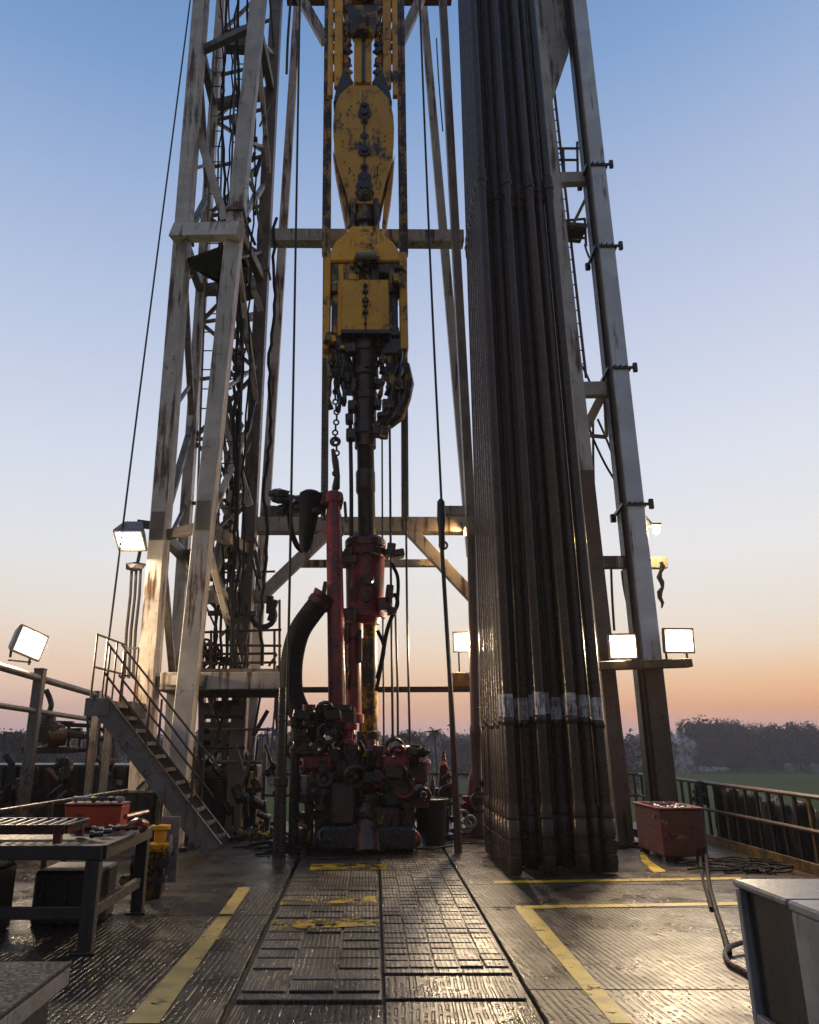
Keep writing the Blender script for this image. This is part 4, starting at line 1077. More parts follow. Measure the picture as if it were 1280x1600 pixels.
# tarpaulins hung outside the right rail
def tarp(y0, y1, z0, z1, seed, label):
    q = random.Random(seed); m_ = MB(); ny, nz = 34, 9
    g_ = []
    for i in range(ny + 1):
        y = y0 + (y1 - y0) * i / ny; row = []
        top = z1 + .05 * math.sin(i * .9 + seed) + q.uniform(-.02, .02)
        bot = z0 + .06 * math.sin(i * .6 + seed * 2) + q.uniform(-.02, .02)
        for j in range(nz + 1):
            z = bot + (top - bot) * j / nz
            row.append(m_.bm.verts.new((XRR + .12 + .05 * math.sin(i * 1.3 + j * .25) + .03 * math.sin(i * .41 + 1) + q.uniform(-.012, .012), y, z)))
        g_.append(row)
    for i in range(ny):
        for j in range(nz): m_.bm.faces.new((g_[i][j], g_[i + 1][j], g_[i + 1][j + 1], g_[i][j + 1]))
    o = obj('tarpaulin', m_, MAT['tarp'], smooth=True)
    s = o.modifiers.new('solid', 'SOLIDIFY'); s.thickness = .006
    tag(o, label, 'tarpaulin', 'tarpaulins hung outside the right rail')
tarp(7.8, 10.6, .03, zt * .86, 2, 'dark blue tarpaulin on the right rail, nearest the camera')
tarp(10.65, 11.9, .05, zt * .92, 5, 'black tarpaulin on the right rail just behind the hanging hoses')

# ------------------------------------------------------------------ work bench on the left, and what lies on it
cz = .72
c1 = WZ(160, 1322, cz); c2 = WZ(237, 1291, cz)
x1 = (c1.x + c2.x) / 2
bench = thing('work_bench', 'heavy dark steel work bench with open legs on the left', 'work bench', (x1 - 1.2, (c1.y + c2.y) / 2, 0))
ya_, yb_ = c1.y, c2.y
xL_ = -4.6
obj('bench_top', MB().box(((x1 + xL_) / 2, (ya_ + yb_) / 2, cz - .02), (x1 - xL_ - .02, yb_ - ya_ - .02, .02)), MAT['bench'], bench)
for (a, b_) in (((xL_, ya_, cz - .045), (x1, ya_, cz - .045)), ((xL_, yb_, cz - .045), (x1, yb_, cz - .045))):
    obj('apron', MB().beam(a, b_, .10, .05), MAT['bench'], bench, bevel=.005)
obj('apron', MB().beam((x1, ya_ + .025, cz - .047), (x1, yb_ - .025, cz - .047), .05, .10), MAT['bench'], bench, bevel=.005)
for x in (x1 - .06, -4.3):
    for y in (ya_ + .02, yb_ - .02):
        obj('leg', MB().beam((x, y, 0), (x, y, cz - .10), .105, .09).box((x, y, .008), (.18, .15, .016)), MAT['bench'], bench, bevel=.006)
obj('stretcher', MB().beam((x1 - .06, ya_ + .07, .26), (x1 - .06, yb_ - .07, .26), .05, .08), MAT['bench'], bench, bevel=.004)
obj('stretcher', MB().beam((-4.3, ya_ + .02, .26), (x1 - .115, ya_ + .02, .26), .08, .05), MAT['bench'], bench, bevel=.004)
# grating tray on the bench
tz = cz + .005
ta, tb = WZ(128, 1308, tz), WZ(150, 1296, tz)
ty0, ty1, tx1 = ya_ + .10, ya_ + .62, ta.x
tr = thing('grating_tray', 'red rimmed steel grating tray lying on the work bench', 'tray', ((tx1 - 4.2) / 2, (ty0 + ty1) / 2, tz))
zz = tz + .10
obj('rim', MB().box(((tx1 - 4.2) / 2, ty0, zz), (tx1 + 4.2, .03, .07)).box(((tx1 - 4.2) / 2, ty1, zz), (tx1 + 4.2, .03, .07)).box((tx1, (ty0 + ty1) / 2, zz), (.03, ty1 - ty0 - .032, .07)), MAT['red_dark'], tr, bevel=.006)
mb = MB()
for k in range(26):
    x = tx1 - .05 - k * .085; mb.beam((x, ty0 + .017, zz + .025), (x - .05, ty1 - .017, zz + .025), .016, .016, (0, 0, 1))
for k in range(5):
    y = ty0 + .07 + k * .1; mb.box(((tx1 - 4.2) / 2, y, zz + .008), (tx1 + 4.2 - .04, .010, .016))
obj('grating', mb, MAT['housing'], tr)
for x in (tx1 - .06, tx1 - .9, -3.9):
    for y in (ty0 + .03, ty1 - .03): obj('foot', MB().box((x, y, tz + .03), (.06, .04, .065)), MAT['red'], tr)
# red tool box
b0 = WZ(120, 1290, cz); 
xa_, xb_ = W(118, 1270, yb_ + .02).x, W(200, 1270, yb_ + .02).x
tb_ = thing('tool_box', 'orange red steel tool box at the back of the work bench', 'tool box', ((xa_ + xb_) / 2, yb_ - .05, cz))
obj('box_body', MB().box(((xa_ + xb_) / 2, yb_ + .02 - .12, cz + .10), (xb_ - xa_, .24, .19), None, 1.06), MAT['red_bright'], tb_, bevel=.012)
obj('box_lid', MB().box(((xa_ + xb_) / 2, yb_ - .10, cz + .205), ((xb_ - xa_) * 1.08, .27, .022)), MAT['red'], tb_, bevel=.006)
obj('latch', MB().cyl(((xa_ * .75 + xb_ * .25), yb_ - .225, cz + .11), ((xa_ * .75 + xb_ * .25), yb_ - .25, cz + .11), .022, n=8), MAT['rail_yellow'], tb_)
q = random.Random(12)
for k in range(6):
    x = xa_ + (xb_ - xa_) * (k + .4) / 6
    tag(obj('pipe_fitting', MB().blob((x, yb_ - .10, cz + .245), .033, k, 1, .4, (1.5, 1, .9)), MAT[q.choice(('red', 'housing', 'rail_yellow'))]), f"small greasy fitting on the tool box lid, {ordw[k]} from left", 'pipe fitting', 'fittings lying on the tool box lid')
# loose tools on the bench
mb = MB().tube(curve([WZ(205, 1288, cz + .1), WZ(216, 1284, cz + .14), WZ(228, 1288, cz + .1), WZ(222, 1296, cz + .03)], 6), .03, 8).cyl(WZ(196, 1276, cz + .16), WZ(230, 1268, cz + .16), .02, n=8)
tag(obj('pipe_wrench', mb, MAT['red'], smooth=True), 'small red pipe tool at the right end of the work bench', 'tool')
for k, (px, py) in enumerate(((152, 1300), (164, 1303), (178, 1298), (190, 1297), (150, 1308), (206, 1297))):
    p = WZ(px, py, cz + .02)
    tag(obj('pipe_fitting', MB().lathe(p + Vector((-.05, 0, .02)), p + Vector((.05, .02, .02)), ((0, .03), (.3, .03), (.35, .02), (1, .022)), 8), MAT[('rail_yellow', 'grease', 'red_dark')[k % 3]], smooth=True), f'loose pipe fitting on the bench right of the tray, {ordw[k]} in the scatter', 'pipe fitting', 'loose fittings lying on the bench')
for i, (x, y, w_, h_, lab) in enumerate(((x1 - .55, yb_ - .25, .55, .42, 'black crate added to darken the gap under the bench behind its right legs'), (x1 - 1.25, ya_ + .5, .6, .5, 'black crate added to darken the gap under the middle of the bench'), (x1 - 2.0, ya_ + .45, .7, .46, 'black crate added to darken the gap under the left end of the bench'))):  # black crates added so the space under the bench reads dark
    cr = thing('crate', lab, 'crate', (x, y, 0), 'dark crates along the left side')
    obj('crate_body', MB().box((x, y, h_ / 2), (w_, .5, h_)), MAT['black'], cr, bevel=.02)
    for dx in (-.35, 0, .35): obj('slat', MB().box((x + dx * w_, y - .26, h_ / 2), (.05, .02, h_ - .04)), MAT['grease'], cr)
# slanting yellow hand rail behind the bench
sl = thing('barrier_rail', 'thin worn yellow barrier rail slanting behind the work bench', 'barrier', W(100, 1290, 7.9))
obj('rail', MB().cyl(W(-40, 1274, 7.6), W(200, 1236, 8.6), .024, n=8), MAT['rail_yellow'], sl, smooth=True)
for px, py, Yk in ((30, 1262, 7.85), (80, 1254, 8.05), (110, 1250, 8.2)):
    p = W(px, py, Yk); obj('post', MB().beam((p.x, p.y, 0), p, .05, .03), MAT['rail_yellow'], sl)
# yellow valve stand between bench and stairs
vs = thing('valve_stand', 'oil stained yellow valve stand between work bench and staircase', 'valve stand', G(248, 1402))
v0 = G(240, 1402); vY = v0.y
obj('stand_column', MB().beam((v0.x, vY, 0), (v0.x + .02, vY, .42), .16, .14), MAT['yellow_dirty'], vs, bevel=.01)
obj('bonnet', MB().lathe((v0.x + .02, vY, .42), (v0.x + .02, vY, .66), ((0, .10), (.2, .12), (.3, .12), (.35, .06), (.8, .06), (.85, .1), (1, .1)), 14), MAT['yellow'], vs, smooth=True)
obj('stem', MB().cyl((v0.x - .02, vY, .66), (v0.x - .02, vY, .90), .022, n=8), MAT['rail_yellow'], vs)
obj('handwheel', MB().torus((v0.x + .14, vY - .05, .46), (1, .3, 0), .1, .016, 16, 6).cyl((v0.x + .02, vY, .46), (v0.x + .16, vY - .05, .46), .018, n=6), MAT['housing'], vs, smooth=True)
obj('valve_body', MB().lathe((v0.x - .24, vY + .05, .28), (v0.x + .05, vY + .05, .28), ((0, .11), (.15, .11), (.17, .07), (.8, .08), (1, .08)), 14), MAT['yellow_dirty'], vs, smooth=True)
obj('flange', MB().lathe((v0.x - .02, vY, .14), (v0.x - .02, vY, .20), ((0, .15), (1, .15)), 14), MAT['yellow_dirty'], vs, smooth=True)
obj('back_plate', MB().box((v0.x + .08, vY + .14, .42), (.2, .03, .62)), MAT['housing'], vs, bevel=.006)
q = random.Random(44)
for k in range(9):
    p = Vector((v0.x + q.uniform(-.3, .16), vY - .05 + q.uniform(0, .12), q.uniform(.05, .62)))
    obj('fitting', MB().cyl(p, p + Vector((q.uniform(-.04, .04), -.09, 0)), q.uniform(.025, .06), n=9), MAT[q.choice(('yellow_dirty', 'grease', 'housing'))], vs, smooth=True)

# foreground steel box, bottom left
fz = .34
fc = WZ(113, 1502, fz)
fb = thing('steel_tray_box', 'low dark steel box in the bottom left corner of the photo', 'steel box', (fc.x - .6, fc.y - .8, 0))
obj('box_top', MB().box((fc.x - .8, fc.y - 1.2, fz - .012), (1.6, 2.4, .024)), MAT['box_top'], fb, bevel=.006)
obj('box_body', MB().box((fc.x - .83, fc.y - 1.22, (fz - .026) / 2 + .02), (1.5, 2.34, fz - .07)), MAT['bench'], fb, bevel=.01)
obj('edge_lip', MB().box((fc.x - .006, fc.y - 1.2, fz - .06), (.012, 2.36, .09)), MAT['housing'], fb, bevel=.004)
for y in (fc.y - .1, fc.y - 2.2): obj('foot', MB().box((fc.x - .12, y, .012), (.14, .14, .024)), MAT['bench'], fb)

# foreground grey bin, right
hz = .72
h0, h1 = WZ(1153, 1373, hz), WZ(1217, 1405, hz)
hx = (h0.x + h1.x) / 2; hy0, hy1 = h1.y, h0.y
gb = thing('grey_steel_bin', 'scuffed grey steel bin with a recessed dark side panel in the right foreground', 'steel bin', (hx + .5, hy0 - .3, 0))
hb = hy0 - 1.25
obj('lid', MB().box((hx + .55, (hy1 + hy0) / 2 + .004, hz - .02), (1.1, hy1 - hy0, .04)), MAT['bin'], gb, bevel=.012)
obj('lid', MB().box((hx + .55, (hb + hy0) / 2 - .004, hz - .025), (1.1, hy0 - hb - .008, .05)), MAT['bin'], gb, bevel=.012)
obj('side_panel', MB().box((hx + .022, (hb + hy0) / 2 - .01, (hz - .052) / 2), (.03, hy0 - hb - .02, hz - .054)), MAT['bin'], gb, bevel=.006)
obj('corner_post', MB().box((hx + .03, hy1 - .03, (hz - .042) / 2), (.045, .045, hz - .044)).box((hx + .03, (hy1 + hy0) / 2, .03), (.04, hy1 - hy0 - .1, .05)), MAT['bin'], gb, bevel=.006)
obj('back_panel', MB().box((hx + .55, hy1 - .02, (hz - .042) / 2), (.98, .02, hz - .046)), MAT['bin'], gb)
obj('inner_panel', MB().box((hx + .075, (hy1 + hy0) / 2 - .005, (hz - .042) / 2), (.02, hy1 - hy0 - .07, hz - .05)), MAT['bench'], gb)
# strap ring on the deck
mb = MB().tube(curve([G(1162, 1484) + Vector((.05, 0, .06)), G(1146, 1490) + Vector((0, 0, .05)), G(1134, 1497) + Vector((0, 0, .03)), G(1140, 1510) + Vector((0, 0, .02)), G(1156, 1519) + Vector((0, 0, .02)), G(1180, 1533) + Vector((0, 0, .02))], 8), .018, 8)
tag(obj('lifting_strap', mb, MAT['red_dark'], smooth=True), 'dark red lifting strap looped on the deck beside the grey bin', 'strap')
# hoses hanging from the right rail down over the deck
for k, (pts, r_) in enumerate((([WX(1098, 1224, XRR - .04), WX(1095, 1232, XRR - .1), WX(1100, 1290, 4.75), G(1107, 1372) + Vector((0, 0, .02)), G(1118, 1420) + Vector((0, 0, .02)), G(1128, 1452) + Vector((0, 0, .02)), G(1140, 1494) + Vector((0, 0, .02))], .022),
                  ([WX(1090, 1223, XRR - .04), WX(1087, 1230, XRR - .08), WX(1091, 1290, 4.7), G(1097, 1366) + Vector((0, 0, .02)), G(1106, 1400) + Vector((0, 0, .02)), G(1112, 1424) + Vector((0, 0, .02))], .018))):
    tag(obj('air_hose', MB().tube(curve(pts, 8), r_, 8), MAT['rubber'], smooth=True), ('longer black air hose running from the right rail to the strap', 'shorter black air hose hanging from the right rail')[k], 'hose', 'hoses hanging from the right rail')
mb = MB(); q = random.Random(2)
for k in range(14): mb.blob(WX(1093 + q.uniform(-9, 9), 1228 + q.uniform(-6, 26), XRR - .08), q.uniform(.03, .06), k, 1, .6)
mb.tube(curve([WX(1093 + 7 * math.sin(i * 2.1), 1222 + i * 3.6, XRR - .08) for i in range(10)], 4), .03, 7)
tag(obj('rope_knot', mb, MAT['rubber'], smooth=True), 'knot of black rope tied on the right rail above the red bin', 'rope')

# red bin
rA, rB = G(1040, 1347), G(1003, 1330)
rx, ry = rA.x, rA.y
rx2 = W(1107, 1342, ry).x; ry2 = rB.y
rz = .62
rb = thing('red_steel_bin', 'scraped red steel bin with flaking paint near the right rail', 'steel bin', ((rx + rx2) / 2, (ry + ry2) / 2, 0))
obj('bin_body', MB().box(((rx + rx2) / 2, (ry + ry2) / 2, .06 + (rz - .06) / 2), (rx2 - rx, ry2 - ry, rz - .06)), MAT['redbin'], rb, bevel=.012)
mb = MB()
for (a, b_) in (((rx, ry), (rx2, ry)), ((rx, ry2), (rx2, ry2))): mb.beam((a[0] - .02, a[1], rz + .012), (b_[0] + .02, b_[1], rz + .012), .025, .05)
for x in (rx, rx2): mb.beam((x, ry + .026, rz + .010), (x, ry2 - .026, rz + .010), .05, .025)
obj('rim', mb, MAT['red'], rb, bevel=.006)
mb = MB(); q = random.Random(4)
for k in range(40): mb.blob((q.uniform(rx + .08, rx2 - .08), q.uniform(ry + .08, ry2 - .08), rz + .005), q.uniform(.03, .06), k, 1, .5, (1, 1, .6))
obj('scrap', mb, MAT['grease'], rb, kind='stuff')
for x in (rx + .06, rx2 - .06):
    for y in (ry + .06, ry2 - .06): obj('foot', MB().box((x, y, .03), (.1, .1, .06)), MAT['grease'], rb)
obj('lug', MB().cyl((rx - .001, ry + .18, rz - .1), (rx - .03, ry + .18, rz - .1), .025, n=10), MAT['housing'], rb)
# hose heaps
def heap(px0, px1, py0, py1, n_, label, seed):
    q = random.Random(seed); m_ = MB()
    for k in range(n_):
        c_ = G(q.uniform(px0, px1), q.uniform(py0, py1)); L_ = q.uniform(.3, .8); a = q.uniform(-.5, .6)
        pts = [c_ + Vector((math.cos(a) * L_ * (t - .5) + .06 * math.sin(t * 6 + k), math.sin(a) * L_ * (t - .5) + .08 * math.sin(t * 9 + k), .015 + .035 * q.random())) for t in (0, .25, .5, .75, 1)]
        m_.tube(curve(pts, 4), q.uniform(.008, .016), 6)
    tag(obj('hose_heap', m_, MAT['rubber'], smooth=True, kind='stuff'), label, 'hoses')
heap(1112, 1215, 1345, 1366, 40, 'heap of black hoses lying along the foot of the right rail', 5)
heap(962, 1003, 1300, 1326, 40, 'heap of dark hoses on the deck between rack and red bin', 6)
heap(405, 470, 1305, 1338, 26, 'dark hoses lying on the deck left of the rotary table', 8)
heap(655, 745, 1296, 1330, 30, 'dark hoses lying on the deck right of the rotary table', 9)

# ------------------------------------------------------------------ floodlights
def floodlight(c, aim, w, h, label, group='floodlights lit at dusk', power='lens', depth=.22, post=None, roll=0.0):
    """c: centre of the glass, aim: direction the glass faces"""
    c = Vector(c); aim = Vector(aim).normalized()
    x = aim.cross(Vector((0, 0, 1))).normalized(); y = x.cross(aim).normalized()
    x, y = x * math.cos(roll) + y * math.sin(roll), y * math.cos(roll) - x * math.sin(roll)
    M = Matrix((x, aim, y)).transposed()
    t = thing('floodlight', label, 'floodlight', c - aim * depth, group)
    V = lambda a, b_, d_: c + x * a + aim * b_ + y * d_
    def ring(s, b_): return [V(-w / 2 * s, b_, -h / 2 * s), V(w / 2 * s, b_, -h / 2 * s), V(w / 2 * s, b_, h / 2 * s), V(-w / 2 * s, b_, h / 2 * s)]
    mb = MB(); rs = [[mb.bm.verts.new(p) for p in r] for r in (ring(1.06, -.005), ring(1.06, -.05), ring(.72, -depth))]
    for a, b_ in zip(rs, rs[1:]):
        for i in range(4): mb.bm.faces.new((a[i], a[(i + 1) % 4], b_[(i + 1) % 4], b_[i]))
    mb.bm.faces.new(rs[-1]); mb.bm.faces.new(rs[0])
    for k in range(5): mb.box(V((k - 2) * w * .13, -depth - .02, 0), (.012, .05, h * .6), M)
    obj('housing', mb, MAT['housing'], t)
    mb = MB()
    for (a, b_, s1, s2) in ((0, h / 2 * 1.06, w * 1.1, .025), (0, -h / 2 * 1.06, w * 1.1, .025)): mb.box(V(a, .0, b_), (s1, .05, s2), M)
    for a in (-1, 1): mb.box(V(a * w / 2 * 1.06, 0, 0), (.022, .05, h * 1.05), M)
    obj('bezel', mb, MAT['housing'], t)
    obj('lens', MB().face([p + aim * .012 for p in ring(.84, 0)]), MAT[power], t)
    mb = MB(); r0_, r1_ = [[mb.bm.verts.new(p + aim * .010) for p in ring(s_, 0)] for s_ in (.99, .84)]
    for i in range(4): mb.bm.faces.new((r0_[i], r0_[(i + 1) % 4], r1_[(i + 1) % 4], r1_[i]))
    obj('reflector', mb, MAT['reflector'], t)
    if post is not None:
        mb = MB()
        for a in (-1, 1): mb.beam(V(a * w * .38, -.1, -h / 2), V(a * w * .38, -.1, -h / 2) + Vector((0, 0, -post)), .025, .03)
        mb.box(V(0, -.1, -h / 2) + Vector((0, 0, -post)), (w * .8, .05, .02), Matrix.Rotation(math.atan2(x.y, x.x), 3, 'Z'))
        obj('yoke', mb, MAT['grease'], t)
    return t
Yl = 11.35
floodlight(W(973, 1010, Yl), (-.18, -1, -.12), .38, .35, 'left of the two floodlights on the right column shelf', post=.12)
floodlight(W(1060, 1001, Yl), (.05, -1, -.12), .43, .34, 'right of the two floodlights on the right column shelf', post=.14)
floodlight(W(736, 1003, 13.0), (-.1, -1, -.1), .58, .32, 'floodlight half hidden behind the standpipe left of the pipe rack', post=.5, power='lens_strong')
pbox('lamp_bracket', 708, 752, 1050, 1074, 13.0, .3, 'rail_yellow', mast)
floodlight(lrail(48, 1014) + Vector((0, -.05, .08)), (.88, -.48, -.10), .46, .36, 'floodlight tilted on the top rail at the far left', post=.1, roll=.24)
floodlight(W(204, 844, 11.5), (.0, -.62, -.95), .42, .40, 'floodlight facing down on an arm of the left mast leg', depth=.30, power='lens_soft')
mb = MB().beam(W(214, 818, 11.85), W(244, 822, 11.95), .12, .12).cyl(W(222, 846, 11.9), W(213, 890, 11.9), .03, n=7)
mb.blob(W(212, 886, 11.9), .13, 3, 1, .5, (1.3, 1, .7))
for px in (206, 213, 220): mb.tube([W(px, 890, 11.9), W(px - 2, 930, 11.9), W(px - 8, 985, 11.9), W(px - 12, 1060, 11.9)], .025, 6)
obj('lamp_arm', mb, MAT['steel'], mast)
sm = thing('small_lamp', 'small warm lamp glowing under the right end of the cross beam', 'lamp', W(737, 829, 13.2), 'floodlights lit at dusk')
p = W(737, 829, 13.15)
obj('lamp_shell', MB().box(p + Vector((0, .05, .07)), (.26, .2, .03)).box(p + Vector((0, .15, 0)), (.26, .02, .12)), MAT['housing'], sm)
obj('bulb', MB().blob(p, .075, 1, 2, 0, (1.2, 1, .8)), MAT['bulb'], sm, smooth=True)
sl_ = thing('side_lamp', 'small lamp glowing on the outer side of the right column', 'lamp', W(1027, 830, 11.8), 'floodlights lit at dusk')
p = W(1025, 826, 11.7)
obj('lamp_shell', MB().box(p + Vector((.02, .06, .08)), (.16, .14, .04)).beam(p + Vector((-.22, .10, .07)), p + Vector((.02, .10, .085)), .05, .05).beam(p + Vector((-.16, .10, .3)), p + Vector((.0, .10, .09)), .03, .03), MAT['housing'], sl_)
obj('bulb', MB().blob(p + Vector((.02, .04, -.02)), .06, 1, 2, 0, (.9, 1, 1.2)), MAT['bulb'], sl_, smooth=True)

# ------------------------------------------------------------------ wire ropes
def rope(pts, r, label, mat='cable', n=8):
    tag(obj('wire_rope', MB().tube(curve(pts, n), r, 6), MAT[mat], smooth=True), label, 'wire rope', 'wire ropes hanging in the mast')
rope([W(300, -20, 12), W(232, 506, 11.6), W(170, 1000, 11.2)], .017, 'long wire rope slanting down outside the left mast leg')
rope([W(469, -20, 10.9), W(458, 620, 10.9), W(449, 1080, 10.9), G(440, 1325) + Vector((0, 0, .1))], .020, 'wire rope falling straight between left tower and yellow block')
rope([W(655, -20, 11.0), W(672, 400, 11.0), W(690, 785, 11.0)], .020, 'wire rope right of the yellow block ending at a line tool')
rope([W(597, 650, 12.6), W(598, 900, 12.6), W(600, 1165, 12.6)], .016, 'thin rope just right of the drill pipe, leftmost of four')
rope([W(609, 660, 12.7), W(611, 900, 12.7), W(614, 1160, 12.7)], .022, 'rope right of the drill pipe, second of four')
rope([W(618, 960, 12.6), W(621, 1060, 12.6), W(622, 1150, 12.6)], .02, 'short rope right of the drill pipe, third of four')
rope([W(634, 690, 12.6), W(636, 940, 12.6), W(641, 1180, 12.6)], .02, 'rope right of the drill pipe, rightmost of four')
rope([W(682, 60, 13), W(686, 130, 13), W(692, 205, 13)], .015, 'short loose rope end hanging beside the right mast pole')
rope([W(455, -10, 13.0), W(450, 60, 13), W(448, 115, 13)], .03, 'short thick rope end hanging beside the left mast pole')
rope([W(547, 640, 11.9), W(549, 760, 11.9), W(549, 840, 11.9)], .035, 'thick black hose line hanging just left of the drill pipe')
lt = thing('tugger_line', 'line tool and long pole hanging right of the red machine', 'tugger line', W(700, 1000, 11))
obj('line_weight', MB().lathe(W(689, 780, 11), W(691, 862, 11), ((0, .03), (.05, .06), (.4, .07), (.6, .05), (.9, .05), (1, .025)), 10), MAT['black'], lt, smooth=True)
obj('line_tail', MB().tube([W(691, 860, 11), W(697, 960, 11), W(703, 1060, 11)], .032, 7), MAT['cable'], lt, smooth=True)
obj('pole', MB().tube([W(703, 1055, 11), W(709, 1170, 11), Vector((W(716, 1320, 11).x, 11, .0))], [.036, .045, .055], 9), MAT['rail'], lt, smooth=True)
obj('line_hook', MB().torus(W(693, 852, 11), (0, 1, 0), .06, .018, 12, 6), MAT['black'], lt)
post = MB().lathe(G(436, 1340), W(442, 1075, 10.6), ((0, .09), (.4, .08), (.41, .1), (.45, .1), (.46, .07), (1, .06)), 12)
tag(obj('guide_post', post, MAT['grease'], smooth=True), 'black greasy guide post standing left of the rotary table', 'post')
post = MB().lathe(G(462, 1332), W(461, 1175, 10.9), ((0, .05), (.5, .05), (.55, .08), (1, .06)), 10)
tag(obj('guide_post', post, MAT['grease'], smooth=True), 'short black post beside the hose at the left of the rotary table', 'post')

# ------------------------------------------------------------------ machinery at the back of the rig floor
dw = thing('drawworks', 'dark layered winch drawworks behind the left tower legs', 'winch', W(348, 1250, 13.6))
for k, (y0, y1, x0, x1) in enumerate(((1098, 1122, 312, 372), (1128, 1140, 312, 366), (1146, 1158, 310, 370), (1166, 1176, 312, 372), (1196, 1330, 300, 400))):
    pbox('frame_plate', x0, x1, y0, y1, 13.6 - .1 * (k == 4), .6, 'black' if k != 0 else 'bench', dw)
for px in (316, 335, 352, 368):
    obj('upright', MB().beam(W(px, 1200, 13.7), W(px, 1090, 13.7), .10, .2), MAT['black'], dw)
obj('drum', MB().cyl(W(318, 1152, 13.9), W(366, 1152, 13.9), .2, n=18), MAT['grease'], dw, smooth=True)
obj('wheel', MB().torus(W(360, 1188, 13.4), (0, 1, .1), .3, .05, 20, 6), MAT['grease'], dw, smooth=True)
q = random.Random(77)
for k in range(34):
    p = W(q.uniform(300, 420), q.uniform(1170, 1320), q.uniform(12.9, 13.5))
    m_ = MB().box(p, (q.uniform(.04, .14), .2, q.uniform(.08, .4)), Matrix.Rotation(q.uniform(-.12, .12), 3, 'Y')) if k % 2 else MB().cyl(p, p + Vector((q.uniform(-.2, .2), -.1, q.uniform(-.2, .2))), q.uniform(.04, .1), n=10)
    obj('fitting', m_, MAT[q.choice(('grease', 'black', 'grease', 'yellow_dirty', 'grease'))], dw, bevel=.01)
# red valve posts at the back right of the rotary table
for i, (px, y0, y1, w_, lab) in enumerate(((693, 1172, 1325, .10, 'red valve post with pointed top right of the rotary table'), (740, 1196, 1300, .13, 'bright red valve post just left of the standpipe'), (676, 1212, 1320, .08, 'dark red valve post touching the rotary table on its right'))):
    vp = thing('valve_post', lab, 'valve post', G(px, 1312 - i * 6), 'red valve posts behind the rotary table')
    Yv = 12.4 + .3 * i; p0, p1 = W(px, y1, Yv), W(px, y0, Yv)
    p0 = Vector((p0.x, p0.y, 0))
    obj('post_body', MB().lathe(p0, p1, ((0, w_ * 1.6), (.06, w_ * 1.6), (.08, w_), (.45, w_ * .9), (.46, w_ * 1.5), (.56, w_ * 1.5), (.57, w_ * .8), (.8, w_ * .7), (.92, w_ * .35), (1, w_ * .2)), 12), MAT['red' if i == 1 else 'red_dark'], vp, smooth=True)
    obj('handwheel', MB().torus(p0.lerp(p1, .5) + Vector((.05, -w_ * 2.2, 0)), (.2, -1, .1), .14, .02, 16, 6).cyl(p0.lerp(p1, .5), p0.lerp(p1, .5) + Vector((.05, -w_ * 2.2, 0)), .025, n=7), MAT['grease'], vp, smooth=True)
    for k in range(7):
        p = p0.lerp(p1, .12 + .11 * k) + Vector((q.uniform(-.18, .18), -.05, 0))
        obj('fitting', MB().cyl(p, p + Vector((q.uniform(-.14, .14), -.08, q.uniform(-.1, .1))), q.uniform(.03, .08), n=9), MAT[q.choice(('red_dark', 'grease', 'red', 'rail_yellow'))], vp, smooth=True)
bk = thing('grease_bucket', 'dark bucket standing right of the rotary table', 'bucket', G(675, 1318))
g = G(675, 1318)
obj('bucket_body', MB().lathe(g, g + Vector((0, 0, .62)), ((0, .2), (.95, .25), (1, .26)), 18), MAT['black'], bk, smooth=True)
obj('bucket_rim', MB().torus(g + Vector((0, 0, .62)), (0, 0, 1), .26, .015, 22, 6), MAT['rail_yellow'], bk, smooth=True)
for k, (px, py) in enumerate(((724, 1276), (735, 1284), (728, 1290))):
    p = W(px, py, 12.0)
    tag(obj('chain_ring', MB().torus(p, (.3, -1, .2 * k), .085, .025, 16, 6), MAT['housing'], smooth=True), f'pale steel ring low between the valve posts and the rack, {ordw[k]} from top', 'ring', 'steel rings by the standpipe')

# clutter at the left edge: tank, pump, pipes, crates
tk = thing('mud_tank', 'long black mud tank behind the work bench at the left edge', 'tank', (-4.6, 12.6, 0))
ta_, tb2 = W(-60, 1195, 12.4), W(245, 1195, 12.4)
obj('tank_wall', MB().box(((ta_.x + tb2.x) / 2, 12.9, ta_.z / 2), (tb2.x - ta_.x, 1.0, ta_.z)), MAT['black'], tk, bevel=.02)
q = random.Random(91)
for k in range(16):
    x = ta_.x + (tb2.x - ta_.x) * (k + .5) / 16
    obj('rib', MB().beam((x, 12.36, 0), (x, 12.36, ta_.z - .03), .06, .07), MAT['black' if k % 3 else 'bench'], tk)
for k in range(54):
    p = W(q.uniform(0, 235), q.uniform(1180, 1270), 12.15 + q.uniform(-.4, .1))
    m_ = MB().box(p, (q.uniform(.03, .10), .15, q.uniform(.06, .3)), Matrix.Rotation(q.uniform(-.2, .2), 3, 'Y')) if k % 4 == 1 else MB().cyl(p, p + Vector((q.uniform(-.25, .25), q.uniform(-.1, .1), q.uniform(-.2, .2))), q.uniform(.02, .06), n=8)
    obj('fitting', m_, MAT[q.choice(('grease', 'black', 'black', 'rubber', 'rubber', 'red_dark', 'grease'))], tk, bevel=.008)
pu = thing('pump', 'black pump motor with domed top beside the left rail post', 'pump', W(76, 1170, 12.2))
obj('motor', MB().lathe(W(74, 1160, 12.2), W(75, 1112, 12.2), ((0, .22), (.5, .24), (.55, .2), (.6, .2), (.65, .13), (.9, .12), (1, .08)), 16), MAT['black'], pu, smooth=True)
obj('pump_body', MB().cyl(W(70, 1152, 12.1), W(98, 1148, 12.3), .17, n=16), MAT['red_dark'], pu, smooth=True)
obj('exhaust', MB().tube(curve([W(74, 1118, 12.2), W(80, 1104, 12.2), W(78, 1092, 12.2), W(72, 1078, 12.2)], 6), .045, 8), MAT['black'], pu, smooth=True)
